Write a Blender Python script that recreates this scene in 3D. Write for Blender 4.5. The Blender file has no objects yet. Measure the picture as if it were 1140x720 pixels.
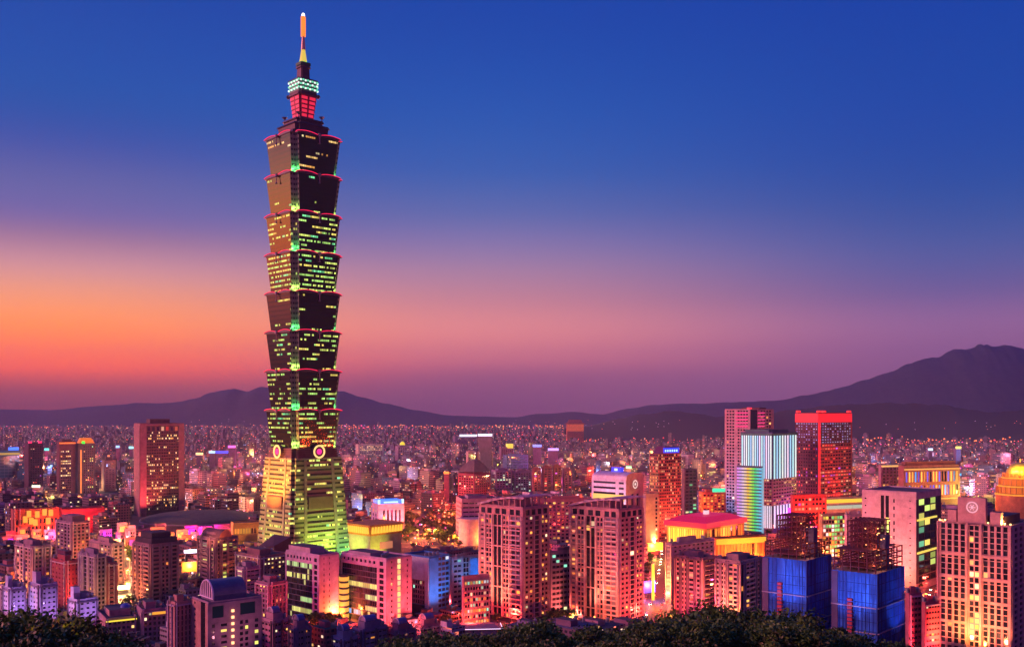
import bpy, math, random
from mathutils import Vector, Matrix

# ------------------------------------------------------------------ camera
F, CH, HY, CX = 1104.0, 145.0, 458.0, 570.0      # focal length and horizon in pixels of the 1140 px wide photograph
scene = bpy.context.scene
col = scene.collection
cam_data = bpy.data.cameras.new("camera")
cam = bpy.data.objects.new("camera", cam_data)
col.objects.link(cam)
scene.camera = cam
cam.location = (0, 0, CH)
cam.rotation_euler = (math.radians(90), 0, 0)
cam_data.sensor_width = 36
cam_data.lens = 36 * F / 1140
cam_data.shift_y = (HY - 360) / 1140
cam_data.clip_start = 1
cam_data.clip_end = 60000

# ------------------------------------------------------------------ world: dusk sky
def lin(c):
    return tuple(((x / 255) / 12.92 if x / 255 <= .04045 else ((x / 255 + .055) / 1.055) ** 2.4) for x in c)

SUN_AZ = -84          # degrees from the view axis, negative is to the left: the sun has just set over there
world = bpy.data.worlds.new("World")
scene.world = world
world.use_nodes = True
nt = world.node_tree
nt.nodes.clear()
N, L = nt.nodes, nt.links
out = N.new('ShaderNodeOutputWorld')
bg = N.new('ShaderNodeBackground')
L.new(bg.outputs[0], out.inputs[0])
tc = N.new('ShaderNodeTexCoord')
sep = N.new('ShaderNodeSeparateXYZ')
L.new(tc.outputs['Generated'], sep.inputs[0])
def wm(op, a, b=None, c=None):
    n = N.new('ShaderNodeMath'); n.operation = op
    for i, v in enumerate((a, b, c)):
        if v is None: continue
        if isinstance(v, (int, float)): n.inputs[i].default_value = v
        else: L.new(v, n.inputs[i])
    return n.outputs[0]
hyp = wm('SQRT', wm('ADD', wm('MULTIPLY', sep.outputs[0], sep.outputs[0]), wm('MULTIPLY', sep.outputs[1], sep.outputs[1])))
elev = wm('ARCTAN2', sep.outputs[2], hyp)
az = wm('ARCTAN2', sep.outputs[0], sep.outputs[1])
# elevation 0 .. 0.5 rad maps to the ramp
DENS, HAZE_TOP, AIR = 5e-5, 950.0, (.13, .06, .13)
def sky_ramp(stops):
    r = N.new('ShaderNodeValToRGB')
    r.color_ramp.interpolation = 'B_SPLINE'
    e = r.color_ramp.elements
    while len(e) > 1: e.remove(e[-1])
    first = True
    for py, c in stops:
        pos = min(1.0, max(0.0, math.atan((HY - py) / F) / .5))
        kk = math.exp(DENS * min(12400, (HAZE_TOP - CH) / max(1e-3, (HY - py) / F)))       # the air in front of the low sky takes part of its light and adds some
        c_l = tuple(max(0, x * kk - s * (kk - 1)) for x, s in zip(lin(c), AIR)) if max(c) > 8 else c
        if first:
            e[0].position = pos; e[0].color = (*[v * .4 for v in c_l], 1); first = False
        else:
            k = e.new(pos); k.color = (*[v * .4 for v in c_l], 1)
    t = wm('DIVIDE', elev, .5)
    L.new(t, r.inputs[0])
    return r.outputs[0]
SKY_L = [(452, (0.3041, 0.0536, 0.0538)), (447, (0.3405, 0.0618, 0.0612)), (431, (0.5491, 0.09, 0.0538)), (412, (1.7592, 0.1865, 0.0)), (387, (1.758, 0.3416, 0.0)), (362, (1.5669, 0.4474, 0.0371)), (331, (1.067, 0.4167, 0.2359)), (306, (0.7423, 0.3358, 0.3746)), (281, (0.3872, 0.1939, 0.321)), (256, (0.1599, 0.1388, 0.4184)), (225, (0.1279, 0.1392, 0.3829)), (187, (0.0351, 0.0866, 0.4035)), (145, (0.0, 0.0881, 0.4016)), (100, (0.0, 0.0848, 0.4291)), (5, (0.0, 0.0555, 0.3731))]
SKY_M = [(452, (0.2605, 0.0762, 0.1639)), (444, (0.2887, 0.088, 0.181)), (419, (0.4066, 0.1146, 0.2035)), (400, (0.8775, 0.2132, 0.2336)), (369, (1.1797, 0.3697, 0.2965)), (337, (0.7327, 0.2731, 0.3037)), (300, (0.4335, 0.2513, 0.405)), (268, (0.235, 0.1948, 0.4482)), (237, (0.0996, 0.1554, 0.4354)), (190, (0.0159, 0.1197, 0.4607)), (100, (0.0, 0.0855, 0.4506)), (5, (0.0, 0.0556, 0.3894))]
SKY_R = [(452, (0.2984, 0.1057, 0.2385)), (406, (0.3859, 0.1392, 0.2932)), (369, (0.4257, 0.1797, 0.3764)), (337, (0.172, 0.1227, 0.3379)), (300, (0.0854, 0.123, 0.3832)), (262, (0.0303, 0.0966, 0.3699)), (219, (0.0078, 0.0786, 0.3785)), (156, (0.0, 0.0632, 0.3984)), (100, (0.0, 0.0624, 0.3864)), (5, (0.0, 0.0464, 0.3782))]
SKY_B = [(458, (190, 60, 140)), (400, (228, 84, 160)), (300, (196, 76, 176)), (200, (136, 66, 180)), (100, (80, 60, 170)), (-20, (26, 50, 145))]
SKY_D = [(458, (44, 24, 52)), (400, (38, 26, 58)), (300, (26, 28, 66)), (150, (16, 30, 76)), (0, (8, 26, 72))]
cL, cM, cR, cB, cD = map(sky_ramp, (SKY_L, SKY_M, SKY_R, SKY_B, SKY_D))
def mixc(f, a, b):
    m = N.new('ShaderNodeMix'); m.data_type = 'RGBA'
    L.new(f, m.inputs['Factor']); L.new(a, m.inputs[6]); L.new(b, m.inputs[7])
    return m.outputs[2]
def step(v, a, b):
    m = N.new('ShaderNodeMapRange'); m.interpolation_type = 'SMOOTHSTEP'
    m.inputs[1].default_value = math.radians(a); m.inputs[2].default_value = math.radians(b)
    L.new(v, m.inputs[0])
    return m.outputs[0]
ab = wm('ABSOLUTE', wm('ADD', az, math.radians(60)))     # angle away from the glow in the west (az -60)
brt = N.new('ShaderNodeVectorMath'); brt.operation = 'SCALE'
L.new(cL, brt.inputs[0]); L.new(wm('ADD', 1.0, wm('MULTIPLY', wm('SUBTRACT', 1.0, step(az, -66, -36)), 1.3)), brt.inputs['Scale'])   # brightest where the sun went down
c1 = mixc(step(ab, 34, 60), brt.outputs[0], cM)
c2 = mixc(step(ab, 57, 85), c1, cR)
aa = wm('ABSOLUTE', az)
c2 = mixc(step(az, 55, 85), c2, cD)
c3 = mixc(step(aa, 118, 150), c2, cB)      # pink belt of dusk opposite the sunset
sc2 = N.new('ShaderNodeVectorMath'); sc2.operation = 'SCALE'; sc2.inputs['Scale'].default_value = 2.5
L.new(c3, sc2.inputs[0]); c3 = sc2.outputs[0]
skyt = N.new('ShaderNodeTexSky')
skyt.sky_type = 'NISHITA'; skyt.sun_disc = False
skyt.sun_elevation = math.radians(4); skyt.sun_rotation = math.radians(SUN_AZ)
nish = N.new('ShaderNodeMix'); nish.data_type = 'RGBA'; nish.blend_type = 'ADD'
nish.inputs['Factor'].default_value = 0.004
L.new(c3, nish.inputs[6]); L.new(skyt.outputs[0], nish.inputs[7])
L.new(nish.outputs[2], bg.inputs[0])
bg.inputs[1].default_value = 1.0

# ------------------------------------------------------------------ sun: the afterglow low in the west
sun_data = bpy.data.lights.new("sun", 'SUN')
sun_data.energy = 3.4
sun_data.angle = math.radians(14)
sun_data.color = (1.0, .27, .30)
sun = bpy.data.objects.new("sun", sun_data)
col.objects.link(sun)
a_, e_ = math.radians(SUN_AZ - 14), math.radians(15)
d_ = Vector((math.sin(a_) * math.cos(e_), math.cos(a_) * math.cos(e_), math.sin(e_)))
sun.rotation_euler = d_.to_track_quat('Z', 'Y').to_euler()

scene.view_settings.view_transform = 'Standard'
scene.view_settings.look = 'None'
scene.view_settings.exposure = 0
scene.view_settings.gamma = 1
scene.cycles.max_bounces = 5
scene.cycles.diffuse_bounces = 2
scene.cycles.glossy_bounces = 2
scene.cycles.transparent_max_bounces = 8
scene.cycles.volume_bounces = 0
scene.cycles.sample_clamp_indirect = 3
scene.cycles.caustics_reflective = False
scene.cycles.caustics_refractive = False

# ------------------------------------------------------------------ helpers
R = random.Random(7)
def X(px, Y): return (px - CX) * Y / F
def H(py, Y): return CH - (py - HY) * Y / F
def G(px, py):
    Y = F * CH / (py - HY)
    return X(px, Y), Y

class MB:
    """collects faces with a material slot and a UV in metres, built as one mesh object"""
    def __init__(s): s.v = []; s.f = []; s.m = []; s.uv = []; s.c = []; s.tint = (1, 1, 1)
    def quad(s, p, m=0, uv=None):
        i = len(s.v); s.v += p; s.f.append(tuple(range(i, i + len(p)))); s.m.append(m)
        s.uv += uv if uv else [(0, -9)] * len(p)
        s.c.append(s.tint)
    def prism(s, bot, z0, z1, top=None, m=0, mt=None, cap=True, seed=0, off=0.0, bottom=False):
        top = top or bot
        n = len(bot); u = seed
        for i in range(n):
            j = (i + 1) % n
            a, b, c, d = bot[i], bot[j], top[j], top[i]
            w = math.hypot(b[0] - a[0], b[1] - a[1])
            s.quad([(a[0], a[1], z0), (b[0], b[1], z0), (c[0], c[1], z1), (d[0], d[1], z1)], m,
                   [(u, z0 - off), (u + w, z0 - off), (u + w, z1 - off), (u, z1 - off)])
            u += w
        if cap: s.quad([(p[0], p[1], z1) for p in top], m if mt is None else mt)
        if bottom: s.quad([(p[0], p[1], z0) for p in reversed(bot)], m if mt is None else mt)
    def box(s, x0, x1, y0, y1, z0, z1, m=0, mt=None, seed=0, off=0.0, bottom=False):
        s.prism([(x0, y0), (x1, y0), (x1, y1), (x0, y1)], z0, z1, None, m, mt, True, seed, off, bottom)
    def obox(s, o, du, n, u0, u1, z0, z1, d0, d1, m=0):
        P = lambda u, d: (o[0] + du[0] * u + n[0] * d, o[1] + du[1] * u + n[1] * d)
        a, b, c, d = P(u0, d1), P(u1, d1), P(u1, d0), P(u0, d0)
        s.prism([a, b, c, d], z0, z1, None, m, m, True, 0, 0, True)
    def cyl(s, cx, cy, r0, z0, z1, r1=None, n=12, m=0, cap=True, bottom=False):
        r1 = r0 if r1 is None else r1
        ring = lambda r: [(cx + r * math.cos(2 * math.pi * i / n), cy + r * math.sin(2 * math.pi * i / n)) for i in range(n)]
        s.prism(ring(r0), z0, z1, ring(r1), m, m, cap, 0, 0, bottom)
    def dome(s, cx, cy, z, rx, ry, rz, n=20, k=5, m=0):
        rr = lambda t: [(cx + rx * math.cos(t) * math.cos(2 * math.pi * i / n), cy + ry * math.cos(t) * math.sin(2 * math.pi * i / n)) for i in range(n)]
        for j in range(k):
            t0, t1 = math.pi / 2 * j / k, math.pi / 2 * (j + 1) / k
            s.prism(rr(t0), z + rz * math.sin(t0), z + rz * math.sin(t1), rr(t1 if j < k - 1 else t1 - 1e-3), m, m, j == k - 1)
    def bar(s, a, b, r, m=0, n=4, r1=None):
        a, b = Vector(a), Vector(b); d = (b - a)
        if d.length < 1e-6: return
        q = d.to_track_quat('Z', 'Y'); r1 = r if r1 is None else r1
        ra = [a + q @ Vector((r * math.cos(2 * math.pi * (i + .5) / n), r * math.sin(2 * math.pi * (i + .5) / n), 0)) for i in range(n)]
        rb = [b + q @ Vector((r1 * math.cos(2 * math.pi * (i + .5) / n), r1 * math.sin(2 * math.pi * (i + .5) / n), 0)) for i in range(n)]
        for i in range(n):
            j = (i + 1) % n
            s.quad([tuple(ra[i]), tuple(ra[j]), tuple(rb[j]), tuple(rb[i])], m)
        s.quad([tuple(p) for p in reversed(ra)], m); s.quad([tuple(p) for p in rb], m)
    def mesh(s, name, mats, smooth=False):
        me = bpy.data.meshes.new(name)
        me.from_pydata(s.v, [], s.f)
        for m in mats: me.materials.append(m)
        me.polygons.foreach_set('material_index', s.m)
        uv = me.uv_layers.new(name='UVMap')
        flat = [x for t in s.uv for x in t]
        uv.data.foreach_set('uv', flat)
        if any(c != (1, 1, 1) for c in s.c):
            ca = me.color_attributes.new('Tint', 'FLOAT_COLOR', 'CORNER')
            fl = []
            for f, c in zip(s.f, s.c): fl += [c[0], c[1], c[2], 1.0] * len(f)
            ca.data.foreach_set('color', fl)
        if smooth: me.polygons.foreach_set('use_smooth', [True] * len(s.f))
        me.update()
        return me
    def build(s, name, mats, parent=None, smooth=False, **kw):
        if not isinstance(mats, (list, tuple)): mats = [mats]
        o = bpy.data.objects.new(name, s.mesh(name, mats, smooth))
        col.objects.link(o)
        if parent: o.parent = parent
        for k, v in kw.items(): o[k] = v
        return o

def empty(name, loc, rz=0, parent=None):
    o = bpy.data.objects.new(name, None); col.objects.link(o)
    o.location = loc; o.rotation_euler = (0, 0, rz); o.empty_display_size = 3
    if parent: o.parent = parent
    return o
def tag(o, label=None, cat=None, group=None, kind=None):
    if label: o['label'] = label
    if cat: o['category'] = cat
    if group: o['group'] = group
    if kind: o['kind'] = kind
    return o
def copy_tree(o, parent=None):
    kids = list(o.children)
    c = o.copy(); col.objects.link(c)
    if parent: c.parent = parent
    for k in kids: copy_tree(k, c)
    return c

# ------------------------------------------------------------------ materials
def newmat(name):
    m = bpy.data.materials.new(name); m.use_nodes = True
    b = m.node_tree.nodes['Principled BSDF']
    return m, m.node_tree, b
_wc = {}
def W(rgb, rough=.75, metal=0, var=.28, scale=.16, spec=.3):
    k = (rgb, rough, metal)
    if k in _wc: return _wc[k]
    m, t, b = newmat('surface')
    g = t.nodes.new('ShaderNodeTexCoord'); n = t.nodes.new('ShaderNodeTexNoise')
    n.inputs['Scale'].default_value = scale; n.inputs['Detail'].default_value = 6; n.inputs['Roughness'].default_value = .65
    t.links.new(g.outputs['Object'], n.inputs['Vector'])
    r = t.nodes.new('ShaderNodeValToRGB')
    lo = [max(0, c * (1 - var)) for c in rgb]; hi = [min(1, c * (1 + var)) for c in rgb]
    r.color_ramp.elements[0].position = .3; r.color_ramp.elements[0].color = (*lo, 1)
    r.color_ramp.elements[1].position = .7; r.color_ramp.elements[1].color = (*hi, 1)
    t.links.new(n.outputs[0], r.inputs[0]); t.links.new(r.outputs[0], b.inputs['Base Color'])
    b.inputs['Roughness'].default_value = rough; b.inputs['Metallic'].default_value = metal
    b.inputs['Specular IOR Level'].default_value = spec
    _wc[k] = m
    return m
_ec = {}
def E(rgb, s=1.0, sample=False):
    k = (rgb, s, sample)
    if k in _ec: return _ec[k]
    m, t, b = newmat('glow')
    b.inputs['Base Color'].default_value = (*[.25 * q for q in rgb], 1)
    b.inputs['Emission Color'].default_value = (*rgb, 1); b.inputs['Emission Strength'].default_value = s
    if not sample: m.cycles.emission_sampling = 'NONE'
    _ec[k] = m
    return m
def GL(rgb, rough=.08):
    k = ('gl', rgb, rough)
    if k in _wc: return _wc[k]
    m, t, b = newmat('window_glass')
    b.inputs['Base Color'].default_value = (*rgb, 1); b.inputs['Roughness'].default_value = rough
    b.inputs['Specular IOR Level'].default_value = .8
    _wc[k] = m
    return m

PAL_WARM = [((1, .55, .12), 3), ((1, .35, .06), 3), ((1, .8, .45), 2), ((1, .25, .12), 1)]
PAL_CITY = [((1, .5, .15), 3), ((1, .62, .42), 3), ((1, .2, .12), 2), ((.9, .25, .5), 1.4), ((.75, .75, 1), .7), ((.35, .45, 1), .4), ((.7, .9, .5), .4)]
PAL_YG = [((.95, .9, .18), 4), ((.7, .95, .2), 3), ((1, .75, .15), 2), ((.25, .9, .5), 1)]
PAL_GOLD = [((1, .62, .2), 3), ((1, .8, .4), 3), ((1, .45, .1), 1)]
PAL_RED = [((1, .06, .05), 4), ((1, .2, .1), 2), ((.9, .5, .3), 1), ((.5, .1, .9), 1)]
PAL_COOL = [((.8, .95, 1), 3), ((.3, .9, .6), 3), ((.9, .9, .4), 1)]

def facade(name, wall, glass=(.02, .02, .03), cw=3.2, fh=3.3, mw=(.2, .8), mh=(.3, .8), lit=.1, pal=PAL_CITY, es=1.6,
           run=0, prun=.4, rough=.7, grough=.15, attr=False, metal=0, gmetal=0, var=.2, band=None):
    """wall with a grid of windows set by the UV in metres; some windows are lit"""
    m, t, b = newmat(name)
    Nn, Ll = t.nodes, t.links
    def mth(op, a, b_=None, c=None):
        n = Nn.new('ShaderNodeMath'); n.operation = op
        for i, v in enumerate((a, b_, c)):
            if v is None: continue
            if isinstance(v, (int, float)): n.inputs[i].default_value = v
            else: Ll.new(v, n.inputs[i])
        return n.outputs[0]
    uv = Nn.new('ShaderNodeUVMap'); uv.uv_map = 'UVMap'
    sp = Nn.new('ShaderNodeSeparateXYZ'); Ll.new(uv.outputs[0], sp.inputs[0])
    a = mth('DIVIDE', sp.outputs[0], cw); c = mth('DIVIDE', sp.outputs[1], fh)
    ai, ci = mth('FLOOR', a), mth('FLOOR', c)
    af, cf = mth('FRACT', a), mth('FRACT', c)
    inw = mth('MULTIPLY', mth('GREATER_THAN', af, mw[0]), mth('LESS_THAN', af, mw[1]))
    inh = mth('MULTIPLY', mth('GREATER_THAN', cf, mh[0]), mth('LESS_THAN', cf, mh[1]))
    mask = mth('MULTIPLY', mth('MULTIPLY', inw, inh), mth('GREATER_THAN', sp.outputs[1], 0.5))
    def wn(x, y, z):
        cb = Nn.new('ShaderNodeCombineXYZ')
        for i, v in enumerate((x, y, z)):
            if isinstance(v, (int, float)): cb.inputs[i].default_value = v
            else: Ll.new(v, cb.inputs[i])
        w = Nn.new('ShaderNodeTexWhiteNoise'); w.noise_dimensions = '3D'; Ll.new(cb.outputs[0], w.inputs[0])
        return w
    w1 = wn(ai, ci, 1.5)
    l1 = mth('LESS_THAN', w1.outputs['Value'], lit if not run else .8)
    if run:
        w2 = wn(mth('FLOOR', mth('DIVIDE', mth('ADD', ai, mth('MULTIPLY', ci, 2.37)), run)), ci, 7.5)
        l1 = mth('MULTIPLY', l1, mth('LESS_THAN', w2.outputs['Value'], prun))
    litm = mth('MULTIPLY', mask, l1)
    rp = Nn.new('ShaderNodeValToRGB'); rp.color_ramp.interpolation = 'CONSTANT'
    tot = sum(w for _, w in pal); acc = 0
    for i, (cc, w) in enumerate(pal):
        e = rp.color_ramp.elements[i] if i < 2 else rp.color_ramp.elements.new(acc / tot)
        e.position = acc / tot; e.color = (*cc, 1); acc += w
    w3 = wn(ai, ci, 3.1)
    if run: Ll.new(wn(mth('FLOOR', mth('DIVIDE', ai, run)), ci, 4.5).outputs['Value'], rp.inputs[0])
    else: Ll.new(w3.outputs['Value'], rp.inputs[0])
    Ll.new(rp.outputs[0], b.inputs['Emission Color'])
    br = mth('MULTIPLY', mth('ADD', mth('MULTIPLY', w3.outputs['Value'], 1.1), .45), es)
    Ll.new(mth('MULTIPLY', litm, br), b.inputs['Emission Strength'])
    tco = Nn.new('ShaderNodeTexCoord'); ns = Nn.new('ShaderNodeTexNoise'); ns.inputs['Scale'].default_value = .15; ns.inputs['Detail'].default_value = 5
    Ll.new(tco.outputs['Object'], ns.inputs['Vector'])
    if attr:
        at = Nn.new('ShaderNodeAttribute'); at.attribute_name = 'Tint'; base = at.outputs['Color']
    else:
        rg = Nn.new('ShaderNodeRGB'); rg.outputs[0].default_value = (*wall, 1); base = rg.outputs[0]
    hv = Nn.new('ShaderNodeVectorMath'); hv.operation = 'SCALE'
    Ll.new(base, hv.inputs[0]); Ll.new(mth('ADD', mth('MULTIPLY', ns.outputs[0], 2 * var), 1 - var), hv.inputs['Scale'])
    mx = Nn.new('ShaderNodeMix'); mx.data_type = 'RGBA'
    Ll.new(mask, mx.inputs['Factor']); Ll.new(hv.outputs[0], mx.inputs[6]); mx.inputs[7].default_value = (*glass, 1)
    Ll.new(mx.outputs[2], b.inputs['Base Color'])
    Ll.new(mth('ADD', mth('MULTIPLY', mask, grough - rough), rough), b.inputs['Roughness'])
    if metal or gmetal: Ll.new(mth('ADD', mth('MULTIPLY', mask, gmetal - metal), metal), b.inputs['Metallic'])
    b.inputs['Specular IOR Level'].default_value = .5
    m.cycles.emission_sampling = 'NONE'
    return m

ROOF = W((.10, .095, .10), .9)
ROOF_RUST = W((.16, .07, .05), .9)
ROOF_GREEN = W((.05, .10, .08), .8)
CONC = W((.30, .29, .29), .85)
DARKMETAL = W((.03, .03, .035), .5, .3)
STEEL = W((.35, .35, .37), .4, .7)
GLASS_D = GL((.015, .018, .025)); GLASS_M = GL((.03, .04, .055), .15); GLASS_L = GL((.16, .15, .19), .3); GLASS_T = GL((.01, .06, .07), .12)

# ------------------------------------------------------------------ key building builder
BLOCK = []      # footprints already taken: x, y, radius
VIS = []        # (l, r, Y, py): nothing nearer may rise above row py between columns l and r
PANE = {}
def pane_mesh(mat):
    if mat.name not in PANE:
        b = MB(); b.box(-.5, .5, -.5, .5, -.5, .5, bottom=True)
        PANE[mat.name] = b.mesh('window', [mat])
    return PANE[mat.name]

class Bld:
    def __init__(s, name, label, l, c, r, top, Y, phi=48, cat='building', group=None, vis=None, wd=None):
        k0, kl, kr = (c - CX) / F, (l - CX) / F, (r - CX) / F
        phi = max(phi, math.degrees(math.atan(-kl)) + 9)
        ph = math.radians(phi); s.ph = ph
        x0 = k0 * Y
        s.w = (kr * Y - x0) / (math.cos(ph) - kr * math.sin(ph))
        s.d = (x0 - kl * Y) / (math.sin(ph) + kl * math.cos(ph)) if c > l else 0
        if wd: s.w = wd[0] or s.w; s.d = wd[1] or s.d
        s.h = H(top, Y)
        u = (math.cos(ph), math.sin(ph)); v = (-math.sin(ph), math.cos(ph))
        cx = x0 + u[0] * s.w / 2 + v[0] * s.d / 2; cy = Y + u[1] * s.w / 2 + v[1] * s.d / 2
        s.cx, s.cy, s.Y = cx, cy, Y
        s.root = tag(empty(name, (cx, cy, 0), ph), label, cat, group)
        s.b = MB(); s.panes = []; s.fh = 3.3; s.ff = []
        s.faces = {'R': ((-s.w / 2, -s.d / 2), (1, 0), (0, -1), s.w, 0),
                   'L': ((-s.w / 2, s.d / 2), (0, -1), (-1, 0), s.d, -math.pi / 2)}
        BLOCK.append((cx, cy, math.hypot(s.w, s.d) / 2))
        if vis: VIS.append((l - 1, r + 1, Y, vis))
    def hz(s, py): return H(py, s.Y)
    def core(s, m=0, mt=1, z0=0, z1=None, inset=0):
        s.b.box(-s.w / 2 + inset, s.w / 2 - inset, -s.d / 2 + inset, s.d / 2 - inset, z0, s.h if z1 is None else z1, m, mt)
    def lattice(s, f, z0, z1, fh, segs, depth=.45, m=0, lit=.08, pal=None, glass=None, es=1.2):
        o, du, n, Wd, rot = s.faces[f]
        nf = max(1, round((z1 - z0) / fh)); fh = (z1 - z0) / nf
        cols = []
        for sg in segs:
            a, b_, k, ratio = sg[:4]; sill = sg[4] if len(sg) > 4 else .25; head = sg[5] if len(sg) > 5 else .85
            lt = sg[6] if len(sg) > 6 else lit
            bw = (b_ - a) * Wd / k
            for i in range(k):
                u = a * Wd + bw * i
                cols.append((u + bw * (1 - ratio) / 2, u + bw * (1 + ratio) / 2, sill, head, lt))
        cols.sort()
        e = depth if f == 'R' else 0
        u = -e
        for c in cols:
            if c[0] - u > .02: s.b.obox(o, du, n, u, c[0], z0, z1, 0, depth, m)
            u = c[1]
        if Wd + 0 - u > .02: s.b.obox(o, du, n, u, Wd, z0, z1, 0, depth, m)
        for (a, b_, sill, head, lt) in cols:
            zc = z0
            if len(s.ff) < nf: s.ff += [R.choice((.15, .4, .8, 1.2, 2.2)) for _ in range(nf)]
            for k in range(nf):
                zb, zt = z0 + fh * (k + sill), z0 + fh * (k + head)
                if zb - zc > .02: s.b.obox(o, du, n, a, b_, zc, zb, 0, depth - .004, m)
                zc = zt
                g = R.choice(glass or (GLASS_D, GLASS_D, GLASS_M))
                if sill == 0 and head == 1: g = GLASS_D
                if R.random() < (lt * s.ff[k] if lt < .6 else lt):
                    cc = R.choices([p[0] for p in (pal or PAL_WARM)], [p[1] for p in (pal or PAL_WARM)])[0]
                    g = E(cc, round(es * R.choice((.5, .8, 1, 1.5)), 2))
                s.panes.append((f, a, b_, zb, zt, g))
            if z1 - zc > .02: s.b.obox(o, du, n, a, b_, zc, z1, 0, depth - .004, m)
    def strip(s, f, u0, u1, z0, z1, m, d0=0, d1=.5):
        o, du, n, Wd, rot = s.faces[f]
        s.b.obox(o, du, n, u0 * Wd, u1 * Wd, z0, z1, d0, d1, m)
    def part(s, name, f, u0, u1, z0, z1, mat, d0=0, d1=.5, label=None, mb=None):
        o, du, n, Wd, rot = s.faces[f]
        b = MB(); b.obox(o, du, n, u0 * Wd, u1 * Wd, z0, z1, d0, d1)
        ob = b.build(name, mat, s.root)
        if label: ob['label'] = label
        return ob
    def sill_parts(s, name, f, u0, u1, zs, mat, hh=.9, d=1.2):
        o, du, n, Wd, rot = s.faces[f]
        b = MB(); b.box(0, (u1 - u0) * Wd, -d, 0, 0, hh, bottom=True)
        me = b.mesh(name, [mat])
        for z in zs:
            ob = bpy.data.objects.new(name, me); col.objects.link(ob); ob.parent = s.root
            ob.location = (o[0] + du[0] * u0 * Wd + n[0] * .46, o[1] + du[1] * u0 * Wd + n[1] * .46, z); ob.rotation_euler = (0, 0, rot)
    def done(s, mats, name='wall', maxp=100, parapet=True):
        if parapet:
            w, d, h = s.w / 2, s.d / 2, s.h
            for (x0, x1, y0, y1) in ((-w, w, -d, -d + .4), (-w, w, d - .4, d), (-w, -w + .4, -d + .4, d - .4), (w - .4, w, -d + .4, d - .4)):
                s.b.box(x0, x1, y0, y1, h + .003, h + 1.1, 0, 0)
        s.b.build(name, mats, s.root)
        P = sorted(s.panes, key=lambda p: -((p[2] - p[1]) * (p[4] - p[3]) * (3 if p[5].name.startswith('glow') else 1)))
        for (f, a, b_, zb, zt, g) in P[:maxp]:
            o, du, n, Wd, rot = s.faces[f]
            ob = bpy.data.objects.new('window', pane_mesh(g)); col.objects.link(ob); ob.parent = s.root
            u = (a + b_) / 2
            ob.location = (o[0] + du[0] * u + n[0] * .05, o[1] + du[1] * u + n[1] * .05, (zb + zt) / 2)
            ob.rotation_euler = (0, 0, rot); ob.scale = (b_ - a, .1, zt - zb)
        rest = P[maxp:]
        if rest:
            ms = []; mb = MB()
            for (f, a, b_, zb, zt, g) in rest:
                if g not in ms: ms.append(g)
                o, du, n, Wd, rot = s.faces[f]
                mb.obox(o, du, n, a, b_, zb, zt, .0, .1, ms.index(g))
            mb.build('window', ms, s.root, kind='stuff')
        return s
    def roofbox(s, name, x0, x1, y0, y1, hh, mat, top=None, z=None):
        b = MB(); z = s.h + .004 if z is None else z
        b.box(x0 * s.w, x1 * s.w, y0 * s.d, y1 * s.d, z, z + hh, 0, 1)
        return b.build(name, [mat, top or ROOF], s.root)
    def tank(s, x, y, z=None, r=1.3, hh=2.4):
        b = MB(); z = s.h if z is None else z
        b.cyl(x * s.w, y * s.d, r, z + .8, z + .8 + hh, n=10); b.cyl(x * s.w, y * s.d, r, z + .8 + hh, z + 1.4 + hh, .2, n=10)
        for q in range(4): b.bar((x * s.w + r * .7 * math.cos(q * 1.57 + .8), y * s.d + r * .7 * math.sin(q * 1.57 + .8), z), (x * s.w + r * .7 * math.cos(q * 1.57 + .8), y * s.d + r * .7 * math.sin(q * 1.57 + .8), z + .9), .1)
        return b.build('water_tank', STEEL, s.root)
# ------------------------------------------------------------------ ground, hills, air
def mat_ground():
    m, t, b = newmat('city_ground')
    g = t.nodes.new('ShaderNodeTexCoord'); n = t.nodes.new('ShaderNodeTexNoise'); n.inputs['Scale'].default_value = .02; n.inputs['Detail'].default_value = 8
    t.links.new(g.outputs['Object'], n.inputs['Vector'])
    r = t.nodes.new('ShaderNodeValToRGB')
    r.color_ramp.elements[0].color = (.035, .034, .036, 1); r.color_ramp.elements[1].color = (.10, .09, .085, 1)
    t.links.new(n.outputs[0], r.inputs[0]); t.links.new(r.outputs[0], b.inputs['Base Color']); b.inputs['Roughness'].default_value = .9
    return m
b = MB(); b.quad([(-12000, -400, 0), (12000, -400, 0), (12000, 12400, 0), (-12000, 12400, 0)])
b.build('ground', mat_ground(), kind='structure')

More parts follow.
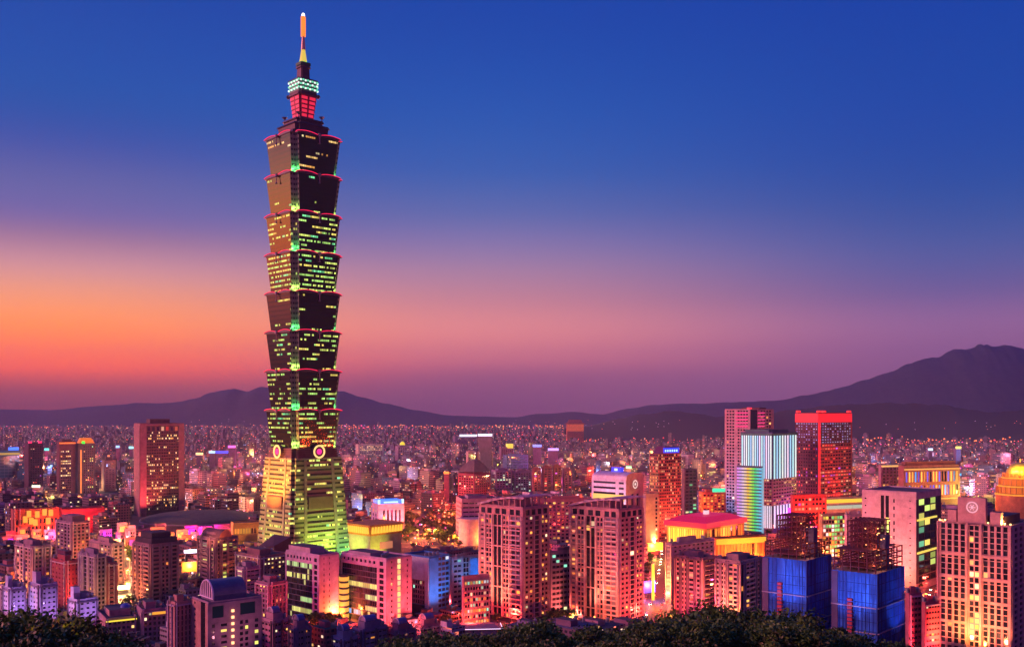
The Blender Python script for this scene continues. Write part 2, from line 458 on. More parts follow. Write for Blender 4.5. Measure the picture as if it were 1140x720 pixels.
FOREST = W((.045, .06, .03), .95, var=.5, scale=.02)
from mathutils import noise as mnoise
def ridge(name, pts, Y, depth, seed, wob=.05):
    rr = random.Random(seed)
    nx, ny = 320, 30
    px0, px1 = pts[0][0], pts[-1][0]
    ph = [rr.random() * 6.28 for _ in range(12)]
    def prof(px):
        for (a, pa), (b_, pb) in zip(pts, pts[1:]):
            if a <= px <= b_:
                t = (px - a) / (b_ - a); t = t * t * (3 - 2 * t) * .5 + t * .5
                return pa + (pb - pa) * t
        return pts[-1][1]
    v, f, uvs = [], [], []
    for i in range(nx + 1):
        px = px0 + (px1 - px0) * i / nx
        h = H(prof(px), Y)
        for j in range(ny + 1):
            q = (j / ny) * 2 - 1
            y = Y + q * depth
            bell = max(0, math.cos(q * math.pi / 2)) ** 1.3
            hh_ = h * (1 + .05 * bell ** 5 * mnoise.fractal(Vector((px * .035, q * .5, seed)), .6, 2.2, 6))
            x = (px - CX) / F * (Y + .5 * q * depth)
            spur = 1 + .5 * (1 - bell) * bell ** .3 * mnoise.fractal(Vector((x * .0008, y * .0016, seed * 3.7)), .8, 2.1, 5)
            v.append((x, y, hh_ * bell * spur - 3))
    for i in range(nx):
        for j in range(ny):
            a = i * (ny + 1) + j
            f.append((a, a + ny + 1, a + ny + 2, a + 1))
    me = bpy.data.meshes.new(name); me.from_pydata(v, [], f); me.materials.append(FOREST if seed != 3 else W((.022, .032, .016), .95))
    me.polygons.foreach_set('use_smooth', [True] * len(f))
    o = bpy.data.objects.new(name, me); col.objects.link(o); o['kind'] = 'structure'
    return o
ridge('mountains', [(-150, 452), (0, 455), (60, 456), (100, 452), (150, 449), (200, 447), (217, 444), (236, 437), (262, 432), (276, 435), (291, 430), (310, 431), (345, 436), (380, 434), (402, 441), (430, 449), (462, 456), (500, 462), (535, 463), (575, 464), (600, 460), (640, 458), (670, 461), (720, 463)], 10800, 1500, 1)
ridge('mountains', [(640, 468), (668, 462), (700, 454), (730, 450), (800, 448), (860, 446), (900, 439), (940, 430), (980, 418), (1020, 401), (1040, 398), (1060, 390), (1085, 386), (1110, 384), (1140, 388), (1200, 395), (1290, 430)], 10900, 1500, 2)
ridge('hills', [(630, 476), (655, 474), (690, 465), (720, 459), (745, 457), (775, 459), (800, 463), (840, 462), (880, 455), (930, 450), (1000, 448), (1050, 449), (1078, 455), (1110, 458), (1150, 455), (1200, 462), (1290, 470)], 4900, 700, 3)

# the hillside the camera stands on
def hill_z(x, y):
    if y < 0: return 143.3
    z = 143.3 - .62 * y if y < 20 else 130.9 - .29 * (y - 20)
    z += 3.0 * math.sin(x * .031 + 1) * min(1, y / 80) + 2 * math.sin(x * .07 + y * .05) * min(1, y / 80)
    return z
v, f = [], []
xs = [-320 + 8 * i for i in range(81)]; ys = [-60 + 10 * i for i in range(61)]
for x in xs:
    for y in ys: v.append((x, y, max(-2.0, hill_z(x, y))))
n_ = len(ys)
for i in range(len(xs) - 1):
    for j in range(n_ - 1):
        a = i * n_ + j; f.append((a, a + n_, a + n_ + 1, a + 1))
me = bpy.data.meshes.new('hillside'); me.from_pydata(v, [], f); me.materials.append(W((.03, .045, .02), .95, var=.5, scale=.3))
o = bpy.data.objects.new('hillside', me); col.objects.link(o); o['kind'] = 'structure'

# haze
hb = MB(); hb.box(-12600, 12600, -700, 12700, -5, HAZE_TOP, bottom=True)
hm = bpy.data.materials.new('haze_air'); hm.use_nodes = True; t = hm.node_tree; t.nodes.clear()
vo = t.nodes.new('ShaderNodeVolumePrincipled'); mo = t.nodes.new('ShaderNodeOutputMaterial')
vo.inputs['Color'].default_value = (.50, .52, 1.0, 1); vo.inputs['Density'].default_value = DENS; vo.inputs['Anisotropy'].default_value = .65
t.links.new(vo.outputs[0], mo.inputs['Volume'])
hb.build('haze', hm, kind='stuff')

# ------------------------------------------------------------------ roads and street lamps
ASPH = W((.05, .05, .052), .8); PAVE = W((.18, .17, .16), .9); PAINT = W((.75, .75, .72), .6)
LAMPS = []
def make_lamp(colr, es, pw):
    r_ = empty('street_lamp', (0, -500, 0))
    p = MB(); p.bar((0, 0, 0), (0, 0, 9), .16, n=6, r1=.09); p.bar((0, 0, 9), (1.8, 0, 9.5), .08, n=6); p.build('pole', STEEL, r_)
    h = MB(); h.bar((1.2, 0, 9.5), (2.6, 0, 9.5), .28, n=6); hd = h.build('lamp_head', E(colr, es), r_)
    ld = bpy.data.lights.new('street_light', 'POINT'); ld.energy = pw; ld.color = colr; ld.shadow_soft_size = 1.2
    lo = bpy.data.objects.new('street_light', ld); col.objects.link(lo); lo.parent = r_; lo.location = (2, 0, 8.3)
    return r_
ROADS = []
def road(pts, width, colr, pw, label, gap=34, es=10, name='road'):
    P = [G(*p) if isinstance(p, tuple) else p for p in pts]
    rb, pb, mk = MB(), MB(), MB()
    for (a, b_) in zip(P, P[1:]):
        ROADS.append((a, b_, width / 2 + 5))
        d = Vector((b_[0] - a[0], b_[1] - a[1])); Ln = d.length; d /= Ln; n = Vector((-d.y, d.x))
        def q(mb, u0, u1, s0, s1, z):
            c = [Vector(a) + d * u + n * s for u, s in ((u0, s0), (u1, s0), (u1, s1), (u0, s1))]
            mb.quad([(k.x, k.y, z) for k in c])
        ez = .001 * (len(ROADS) % 5)
        q(rb, -3, Ln + 3, -width / 2, width / 2, .008 + ez)
        for s_ in (-1, 1):
            e1, e2 = s_ * width / 2, s_ * (width / 2 + 4)
            lo_, hi_ = min(e1, e2), max(e1, e2)
            c = [Vector(a) + d * u + n * s for u, s in ((0, lo_), (Ln, lo_), (Ln, hi_), (0, hi_))]
            pb.prism([(k.x, k.y) for k in c], .002, .14 + ez)
        for k in range(int(Ln / 9)):
            for s_ in ((-.25, .25) if width > 16 else (0,)):
                q(mk, k * 9, k * 9 + 4, s_ * width - .1, s_ * width + .1, .022)
    rb.build(name, ASPH, kind='structure'); pb.build('pavement', PAVE, kind='structure'); mk.build('road_markings', PAINT, kind='structure')
    proto = None
    for (a, b_) in zip(P, P[1:]):
        d = Vector((b_[0] - a[0], b_[1] - a[1])); Ln = d.length; d /= Ln; n = Vector((-d.y, d.x))
        for k in range(int(Ln / gap) + 1):
            sd = 1 if k % 2 else -1
            p = Vector(a) + d * (k * gap + 5) + n * (sd * (width / 2 + 1.2))
            if proto is None: proto = make_lamp(colr, es, pw); l = proto
            else: l = copy_tree(proto)
            l.location = (p.x, p.y, .14); l.rotation_euler = (0, 0, math.atan2(-sd * n.y, -sd * n.x))
            tag(l, label, 'street lamp', label.replace(' street lamp', ' street lamps'))
ORG = (1, .20, .03); REDO = (1, .06, .035); YEL = (1, .45, .10); MAG = (1, .1, .35)
road([(300, 718), (455, 707), (512, 701), (600, 695)], 16, REDO, 26000, 'red orange street lamp along the street in front of the white office block')
road([(396, 607), (560, 606)], 26, ORG, 42000, 'orange street lamp on the wide avenue beside the dark park')
road([(722, 702), (736, 655), (742, 618), (738, 588)], 18, REDO, 20000, 'red street lamp on the road right of the twin apartment towers', gap=22)
road([(96, 708), (132, 664), (134, 634), (124, 606)], 14, YEL, 26000, 'yellow street lamp in the bright lane between the left apartment blocks')
road([(-30, 612), (150, 613), (290, 612)], 20, ORG, 52000, 'orange street lamp along the boulevard in front of the red mall')
road([(1012, 690), (1040, 664), (1046, 630)], 14, REDO, 16000, 'red street lamp between the blue wrapped tower and the gridded tower')
road([(470, 598), (520, 575), (545, 556)], 16, REDO, 30000, 'red street lamp on the road crossing behind the park')
road([(840, 640), (960, 596), (1100, 582)], 18, ORG, 60000, 'orange street lamp on the road behind the building site')
road([(640, 600), (760, 590), (900, 596)], 18, REDO, 60000, 'red street lamp on the street beside the red roofed hall')

def near_road(x, y, r):
    for a, b_, w in ROADS:
        ax, ay = a; dx, dy = b_[0] - ax, b_[1] - ay
        t = max(0, min(1, ((x - ax) * dx + (y - ay) * dy) / (dx * dx + dy * dy)))
        if math.hypot(x - ax - t * dx, y - ay - t * dy) < w + r: return True
    return False

# cars
def make_car(paint):
    r_ = empty('parked_car', (0, -500, 0))
    c = MB()
    c.prism([(-2.2, -.88), (2.2, -.88), (2.2, .88), (-2.2, .88)], .32, .95, [(-2.2, -.86), (2.15, -.86), (2.15, .86), (-2.2, .86)], bottom=True)
    c.prism([(-1.5, -.8), (1.2, -.8), (1.2, .8), (-1.5, .8)], .95, 1.45, [(-1.0, -.66), (.55, -.66), (.55, .66), (-1.0, .66)], 1, 0)
    c.build('body', [paint, GLASS_D], r_)
    w = MB(); w.cyl(0, 0, .33, -.11, .11, n=12, bottom=True); wm_ = w.mesh('wheel', [DARKMETAL])
    for x, y in ((-1.35, -.84), (1.35, -.84), (-1.35, .84), (1.35, .84)):
        o = bpy.data.objects.new('wheel', wm_); col.objects.link(o); o.parent = r_; o.location = (x, y, .33); o.rotation_euler = (math.pi / 2, 0, 0)
    t_ = MB(); t_.box(-.04, .04, -.22, .22, -.12, .12, bottom=True); tl = t_.mesh('tail_light', [E((1, .03, .02), 40)]); hl = t_.mesh('headlight', [E((1, .85, .6), 40)])
    for y in (-.6, .6):
        for nm, m_, x in (('tail_light', tl, -2.22), ('headlight', hl, 2.2)):
            o = bpy.data.objects.new(nm, m_); col.objects.link(o); o.parent = r_; o.location = (x, y, .72)
    return r_
car_protos = [make_car(W(c, .35, .2)) for c in ((.6, .6, .62), (.04, .04, .05), (.4, .03, .03))]
used = set(); rc = random.Random(3)
for (a, b_, w) in list(ROADS):
    d = Vector((b_[0] - a[0], b_[1] - a[1])); Ln = d.length; d /= Ln; n = Vector((-d.y, d.x))
    u = 6
    while u < Ln - 6:
        for sd in (-1, 1):
            if rc.random() < .5: continue
            i = rc.randrange(3)
            c = car_protos[i] if i not in used else copy_tree(car_protos[i])
            used.add(i)
            c.name = 'car'
            p = Vector(a) + d * (u + rc.random() * 4) + n * sd * (w - 5) * .5
            c.location = (p.x, p.y, .02); c.rotation_euler = (0, 0, math.atan2(d.y, d.x) + (math.pi if sd > 0 else 0))
            nm = ('silver', 'black', 'dark red')[i]
            tag(c, nm + ' car with its lamps on, driving along a lit street', 'car', nm + ' cars driving on the streets')
        u += rc.uniform(12, 26)
# ------------------------------------------------------------------ the great tower
TY = 905.0
tower = tag(empty('skyscraper', (X(337.6, TY), TY, 0), math.radians(43.3)),
            'very tall green glass tower of eight flared tiers with a lit spire', 'skyscraper')
TZ = lambda py: CH - (py - HY) * TY / F
PW = TY / F / 1.405          # metres of square side per pixel of width
def notch(a, n):
    return [(-a + n, -a), (a - n, -a), (a - n, -a + n), (a, -a + n), (a, a - n), (a - n, a - n), (a - n, a), (-a + n, a), (-a + n, a - n), (-a, a - n), (-a, -a + n), (-a + n, -a + n)]
BLOCK.append((X(337.6, TY), TY, 46)); VIS.append((283, 390, TY, 612)); VIS.append((392, 536, 1062, 607))
FRAME_T = W((.045, .05, .045), .4, .5)
NOTCHM = facade('notch_wall', (.16, .17, .15), glass=(.03, .04, .035), cw=2.6, fh=4.4, mw=(.15, .85), mh=(.3, .75), lit=.06, pal=PAL_YG, es=.8, rough=.6)
NEON = E((1, .015, .09), 1.3); GREENL = E((.1, 1, .25), 6, False)
GOLDRING = E((1, .62, .22), 1.3); PINKD = E((1, .03, .35), 1.1); LIP = W((.12, .10, .10), .4, .6)
# lit, run, prun of each tier, from the lowest to the highest
PAL_YG2 = [((.75, .9, .18), 4), ((.5, .9, .2), 3), ((.95, .75, .15), 2), ((.2, .85, .35), 1)]
tiers = [(0, 5, .62), (0, 5, .48), (0, 5, .38), (0, 6, .22), (0, 7, .85), (0, 6, .55), (0, 4, .06), (0, 7, .2)]
ytop = [458, 415, 372.3, 329.6, 287, 244.2, 201.4, 158.5]
ybot = 497.5
def arc_pts(a, n, z, hh, k=9):
    """points of the two shallow arcs along the front edge of one face"""
    pts = []
    for s0, s1 in ((-a - .3, -1.5), (1.5, a + .3)):
        seg = []
        for i in range(k + 1):
            t = i / k; u = s0 + (s1 - s0) * t
            seg.append((u, z + hh * math.sin(math.pi * min(1, max(0, t))) ** .8))
        pts.append(seg)
    return pts
orn = MB()
orn.bar((0, 0, 2.2), (0, 0, -5.4), .42, n=6); orn.cyl(0, 0, 1.5, -.4, 2.4, 1.1, n=10, bottom=True); orn.cyl(0, 0, 1.1, -6.6, -5.2, .5, n=10, bottom=True)
orn.bar((-1.9, 0, 1.2), (1.9, 0, 1.2), .45, n=6); orn_me = orn.mesh('ornament', [W((.32, .24, .2), .35, .8)])
for i in range(8):
    z1 = TZ(ytop[i]); z0 = TZ(ytop[i - 1] if i else ybot) + (1.2 if i else 0)
    at, ab_ = 89 * PW / 2, 77.5 * PW / 2
    lit, run, pr = tiers[i]
    M_ = facade('curtain_wall', (.16, .13, .065), glass=(.13, .13, .06), cw=1.7, fh=(z1 - z0) / 8, mw=(.06, .94), mh=(.28, .66), lit=lit, pal=PAL_YG2 if i < 7 else PAL_GOLD, es=.95, run=run, prun=pr, rough=.16, grough=.08, metal=.95, gmetal=.97, var=.12)
    for nd in M_.node_tree.nodes:
        pass
    mb = MB(); mb.prism(notch(ab_, 5), z0, z1, notch(at, 5.4), 0, 1, True, seed=200 * i + 10, off=z0)
    for q in (1, 2, 4, 5, 7, 8, 10, 11): mb.m[q] = 2 if q in (1, 5, 7, 11) or True else 0
    sec = mb.build('tower_section', [M_, FRAME_T, NOTCHM], tower)
    # parapet slab and arched lip in red neon on each of the four faces
    lipb = MB(); lipb.prism(notch(at + .9, 5.2), z1 + .01, z1 + 1.0, None, 0, 0, True, bottom=True)
    lipb.build('cornice', LIP, sec)
    for q in range(4):
        ang = q * math.pi / 2
        for seg in arc_pts(at - 3.4, 5, z1 + .6, 1.5):
            nb, pb = MB(), MB()
            for (u0, q0), (u1, q1) in zip(seg, seg[1:]):
                nb.bar((u0, -at - 1.1, q0 + .4), (u1, -at - 1.1, q1 + .4), .30, n=5)
                pb.quad([(u0, -at - .95, z1 + .4), (u1, -at - .95, z1 + .4), (u1, -at - .95, q1 + .4), (u0, -at - .95, q0 + .4)])
                pb.quad([(u1, -at - .5, z1 + .4), (u0, -at - .5, z1 + .4), (u0, -at - .5, q0 + .4), (u1, -at - .5, q1 + .4)])
                pb.quad([(u0, -at - .95, q0 + .4), (u1, -at - .95, q1 + .4), (u1, -at - .5, q1 + .4), (u0, -at - .5, q0 + .4)])
            if seg[0][0] < -3: nb.bar((-at + 3.1, -at - 1.1, z1 + 1.0), (-at + 4.6, -at + 3.6, z1 + 1.0), .3, n=4)
            for mb_, nm, mt_ in ((nb, 'neon_trim', NEON), (pb, 'parapet', LIP)):
                o = mb_.build(nm, mt_, sec); o.rotation_euler = (0, 0, ang)
        o = bpy.data.objects.new('ornament', orn_me); col.objects.link(o); o.parent = sec
        o.location = (math.cos(ang) * 0 + math.sin(ang) * (at + 1.6), -math.cos(ang) * (at + 1.6), z1 - .4); o.rotation_euler = (0, 0, ang)
        # floodlight in the notch at the foot of the tier
        dg = at - 4.0 if False else ab_ - 2.6
        cx_, cy_ = -dg * math.cos(ang) + dg * math.sin(ang), -dg * math.sin(ang) - dg * math.cos(ang)
        fb = MB(); fb.box(-.8, .8, -.8, .8, 0, 1.0, bottom=True)
        colr = (.12, 1, .22) if i % 2 else (.62, 1, .16)
        fo = fb.build('floodlight', E(colr, 3.0), sec); fo.location = (cx_, cy_, z0 + .4); fo.rotation_euler = (0, 0, ang)
        if q in (0, 1, 3):
            ld = bpy.data.lights.new('floodlight_glow', 'POINT'); ld.energy = 4500; ld.color = colr; ld.shadow_soft_size = 1
            lo = bpy.data.objects.new('floodlight_glow', ld); col.objects.link(lo); lo.parent = tower
            e_ = dg + .4
            lo.location = (-e_ * math.cos(ang) + e_ * math.sin(ang), -e_ * math.sin(ang) - e_ * math.cos(ang), z0 + 3)
# belt with the four round medallions
zb0, zb1 = TZ(508), TZ(497.5)
a0 = 84 * PW / 2
mb = MB(); mb.prism(notch(a0, 4), zb0, zb1, notch(77.5 * PW / 2, 5), 0, 0)
for k in range(4):
    zz = zb0 + 1.5 + k * 2.0; aa = a0 - .2 * k
    mb.prism(notch(aa + .35, 4), zz, zz + .5, None, 0, 0, True, bottom=True)
belt = mb.build('belt', W((.16, .09, .09), .45, .4), tower)
for q in range(4):
    ang = q * math.pi / 2
    def disc(name, r0, r1, y0, y1, mt_, n=32):
        b = MB(); y = -a0
        pr = lambda r, yy, i: (r * math.cos(2 * math.pi * i / n), y - yy, TZ(501.5) + r * math.sin(2 * math.pi * i / n))
        for i in range(n):
            if r0 > 0:
                b.quad([pr(r0, y1, i), pr(r1, y1, i), pr(r1, y1, i + 1), pr(r0, y1, i + 1)])
                b.quad([pr(r0, y0, i), pr(r0, y1, i), pr(r0, y1, i + 1), pr(r0, y0, i + 1)])
            b.quad([pr(r1, y1, i), pr(r1, y0, i), pr(r1, y0, i + 1), pr(r1, y1, i + 1)])
        if r0 == 0: b.quad([pr(r1, y1, i) for i in range(n)][::-1])
        o = b.build(name, mt_, tower); o.rotation_euler = (0, 0, ang); return o
    d1 = disc('medallion', 0, 6.1, -1, 2.2, W((.10, .05, .07), .5))
    for nm, rr in (('ring', (4.5, 6.0, 2.2, 2.8, GOLDRING)), ('disc', (0, 2.6, 2.2, 2.6, PINKD))):
        o = disc(nm, *rr); o.parent = d1; o.rotation_euler = (0, 0, 0)
# tapering foot
zf = TZ(508); ab2 = 112 * PW / 2; at2 = 89 * PW / 2
FOOT = facade('foot_wall', (.24, .23, .12), glass=(.07, .085, .05), cw=1.6, fh=zf / 25, mw=(.04, .96), mh=(.2, .62), pal=PAL_YG, es=1.0, run=5, prun=.34, rough=.5, grough=.16, metal=.25, gmetal=.5)
mb = MB(); mb.prism(notch(ab2, 3), 0, zf, notch(at2, 3), 0, 1, True, seed=31)
foot = mb.build('tower_foot', [FOOT, FRAME_T], tower)
for q in range(4):
    ang = q * math.pi / 2
    # raised central bay with bands on each face, and corner fins
    b = MB()
    for (u0, u1) in ((-.29, -.24), (.24, .29)):
        b.prism([(u0 * 2 * ab2, -ab2 - .5), (u1 * 2 * ab2, -ab2 - .5), (u1 * 2 * ab2, -ab2 + .3), (u0 * 2 * ab2, -ab2 + .3)], 0, zf,
                [(u0 * 2 * at2, -at2 - .5), (u1 * 2 * at2, -at2 - .5), (u1 * 2 * at2, -at2 + .3), (u0 * 2 * at2, -at2 + .3)], 0, 0, True)
    for k in range(3, 25, 2):
        z = zf * k / 25; a = ab2 + (at2 - ab2) * z / zf; wd = (.24) * 2 * a
        if 14 <= k <= 16: continue
        b.box(-wd + .6, wd - .6, -a - .7, -a + .2, z, z + .8, 0, 0, bottom=True)
    o = b.build('central_bay', W((.24, .20, .16), .5, .2), foot); o.rotation_euler = (0, 0, ang)
    b = MB(); z = zf * 14.1 / 25; a = ab2 + (at2 - ab2) * z / zf; wd = .22 * 2 * a
    b.box(-wd, wd, -a - 1.0, -a + 1.2, z, z + zf * 2.6 / 25, 0, 0, bottom=True)
    o = b.build('panel', W((.13, .06, .05), .6), foot); o.rotation_euler = (0, 0, ang)
    b = MB()
    for z in (zf * .12, zf * .3, zf * .6, zf * .985):
        a = ab2 + (at2 - ab2) * z / zf
        b.box(-a + 3, a - 3, -a - .25, -a + .2, z, z + .7, 0, 0, bottom=True)
    o = b.build('band', W((.3, .27, .22), .5), foot); o.rotation_euler = (0, 0, ang)
# roof tiers above the shaft, the red lit box, the lantern storey, the spire
def top_part(name, specs, mt_):
    b = MB()
    for (pya, pyb, wa, wb) in specs:
        b.prism(notch(wa * PW / 2, max(.6, wa * PW * .09)), TZ(pya), TZ(pyb), notch(wb * PW / 2, max(.6, wb * PW * .09)), 0, 0, True, seed=5, bottom=True)
    return b.build(name, mt_, tower)
DK = W((.09, .06, .06), .45, .4)
top_part('roof_tier', [(157.2, 153, 76, 72), (153, 151.6, 70, 66)], DK)
top_part('roof_tier', [(151.6, 144.5, 58, 60), (144.5, 143, 64, 62)], DK)
top_part('roof_tier', [(143, 138, 46, 46), (138, 136.4, 50, 49)], DK)
top_part('neck', [(136.4, 133, 34, 25)], DK)
RED = top_part('red_storeys', [(133, 109, 24.5, 32)], W((.30, .03, .05), .5))
b = MB()
for q in range(4):
    for k in range(5):
        z0 = TZ(132.4 - k * 4.7); z1 = z0 + 2.3 * TY / F * 1.35; wa = (24.5 + 7.5 * (k * 4.7 + 1) / 24) * PW / 2
        for (u0, u1) in ((-.8, -.12), (.12, .8)):
            c = [(u0 * wa, -wa - .35), (u1 * wa, -wa - .35), (u1 * wa, -wa + .2), (u0 * wa, -wa + .2)]
            an = q * math.pi / 2; c = [(x * math.cos(an) - y * math.sin(an), x * math.sin(an) + y * math.cos(an)) for x, y in c]
            b.prism(c, z0, z1, None, 0, 0, True, bottom=True)
b.build('red_lights', E((1, .03, .08), .85), RED)
top_part('collar', [(109, 107.3, 36, 36), (107.3, 105, 32, 33)], DK)
for sx, sy in ((-1, -1), (1, -1), (-1, 1), (1, 1)):
    b = MB(); q = 33.5 * PW / 2; b.dome(sx * q, sy * q, TZ(108.5), 1.8, 1.8, 2.0, n=10, k=3); b.cyl(sx * q, sy * q, .9, TZ(110.5), TZ(108.5), 1.8, n=10, bottom=True)
    b.build('knob', DK, tower)
for sx, sy in ((-1, -1), (1, -1), (-1, 1), (1, 1)):
    b = MB(); q = 23 * PW; b.cyl(sx * q * .9, sy * q * .9, .5, TZ(136.4), TZ(133), n=6); b.cyl(sx * q * .9, sy * q * .9, .8, TZ(133.4), TZ(131), 2.6, n=12)
    b.build('roof_dish', W((.2, .22, .26), .4, .6), tower)
lan = top_part('lantern_storey', [(105, 92.5, 32, 33.5), (92.5, 91, 37, 36)], W((.10, .12, .11), .4, .4))
b = MB()
for q in range(4):
    an = q * math.pi / 2
    for k in range(3):
        for j in range(8):
            wa = 33.4 * PW / 2; u = (-.86 + 1.72 * j / 7) * wa; z = TZ(103 - k * 4.2) + (.5 if j % 2 else 0)
            c = [(u - .75, -wa - .7), (u + .75, -wa - .7), (u + .75, -wa + .3), (u - .75, -wa + .3)]
            c = [(x * math.cos(an) - y * math.sin(an), x * math.sin(an) + y * math.cos(an)) for x, y in c]
            b.prism(c, z, z + 1.4, None, (j + k) % 2, (j + k) % 2, True, bottom=True)
b.build('lantern_lights', [E((.75, 1, .85), 1.3), E((.15, .8, .45), 1.0)], lan)
top_part('mast_house', [(91, 77, 16, 14.5), (77, 75.6, 18, 18)], DK)
top_part('crown_ring', [(75.6, 74, 14, 16), (74, 71, 18, 18)], W((.04, .12, .05), .5, .3))
b = MB()
for k in range(10): b.cyl(9 * PW * .75 * math.cos(k * .628), 9 * PW * .75 * math.sin(k * .628), .5, TZ(71), TZ(69.8), n=6)
b.build('ring_lights', E((.1, .9, .15), 1.2), tower)
b = MB(); b.cyl(0, 0, 3.7, TZ(71), TZ(56), 1.8, n=16); b.build('spire_base', E((.95, .70, .10), .8), tower)
b = MB(); b.cyl(0, 0, 2.2, TZ(56), TZ(41), 1.2, n=16); b.build('spire_shaft', W((.6, .5, .3), .4, .5), tower)
b = MB()
for k in range(11):
    py = 41 - k * 2.05; b.cyl(0, 0, 2.3, TZ(py), TZ(py - 1.2), 2.3, n=16, bottom=True); b.cyl(0, 0, 1.3, TZ(py - 1.2), TZ(py - 2.05), 1.3, n=12)
b.build('beacon', E((1, .26, .03), 1.15), tower)
b = MB(); b.cyl(0, 0, 1.4, TZ(18.5), TZ(17.4), 1.4, n=12); b.dome(0, 0, TZ(17.4), 1.5, 1.5, 2.2, n=12, k=4); b.build('beacon_tip', E((1, .95, .9), 2.5), tower)
# floodlights at the foot: green from the near corner, orange from the west side
def spot(lx, ly, lz, tx, ty, tz, colr, en, ang=70, name='flood_and_fill_beam'):
    ld = bpy.data.lights.new(name, 'SPOT'); ld.energy = en; ld.color = colr; ld.spot_size = math.radians(ang); ld.spot_blend = .7; ld.shadow_soft_size = 1.5
    lo = bpy.data.objects.new(name, ld); col.objects.link(lo); lo.location = (lx, ly, lz)
    lo.rotation_euler = (Vector((lx - tx, ly - ty, lz - tz))).to_track_quat('Z', 'Y').to_euler()
    return lo
_c, _s = math.cos(math.radians(43.3)), math.sin(math.radians(43.3))
def T2(x, y): return (X(337.6, TY) + x * _c - y * _s, TY + x * _s + y * _c)
for (x, y, tx, ty, cc, en) in ((-50, -50, -26, -26, (.40, 1, .14), 7.5e5), (-48, 0, -28, 0, (.8, .9, .1), 2.4e5), (0, -50, 0, -28, (.6, 1, .1), 4e5), (44, -46, 26, -26, (.25, 1, .35), 2.6e5), (-46, 44, -26, 26, (.3, 1, .4), 2.0e5)):
    p, q = T2(x, y), T2(tx, ty); spot(p[0], p[1], 6, q[0], q[1], 34, cc, en, 75)
p, q = T2(-75, -4), T2(-27, 2); spot(p[0], p[1], 46, q[0], q[1], 92, (1, .32, .03), 2.2e6, 60)

# ------------------------------------------------------------------ buildings named one by one
SALMON = W((.54, .29, .27), .8); PINKW = W((.50, .36, .40), .8); LILAC = W((.46, .40, .52), .8); GREYW = W((.26, .22, .26), .8)
BROWN = W((.14, .075, .07), .8); MAUVE = W((.27, .18, .24), .8); WHITE = W((.62, .58, .60), .75); BEIGE = W((.48, .38, .34), .8)
REDW = W((.36, .06, .06), .8); DARKW = W((.05, .045, .06), .7); BLUEW = W((.05, .22, .50), .7); SLATE = W((.12, .11, .15), .8)

WALLC = {}
def wash(Bd, f, u, z, dist, colr, en, tz=None, ang=80):
    """a floodlight, or for the barrel roofed block an added fill light, that washes a wall"""
    o, du, n, Wd, rot = Bd.faces[f]
    c_, s_ = math.cos(Bd.ph), math.sin(Bd.ph)
    def w2(x, y): return (Bd.cx + x * c_ - y * s_, Bd.cy + x * s_ + y * c_)
    p = w2(o[0] + du[0] * u * Wd + n[0] * dist, o[1] + du[1] * u * Wd + n[1] * dist)
    q = w2(o[0] + du[0] * u * Wd, o[1] + du[1] * u * Wd)
    return spot(p[0], p[1], z, q[0], q[1], tz if tz is not None else Bd.h * .5, colr, en, ang)

def signbox(Bd, f, u0, u1, z0, z1, mat, name='sign', d0=.5, d1=1.1, label=None):
    return Bd.part(name, f, u0, u1, z0, z1, mat, d0, d1, label)

PALES = W((.66, .48, .46), .8)
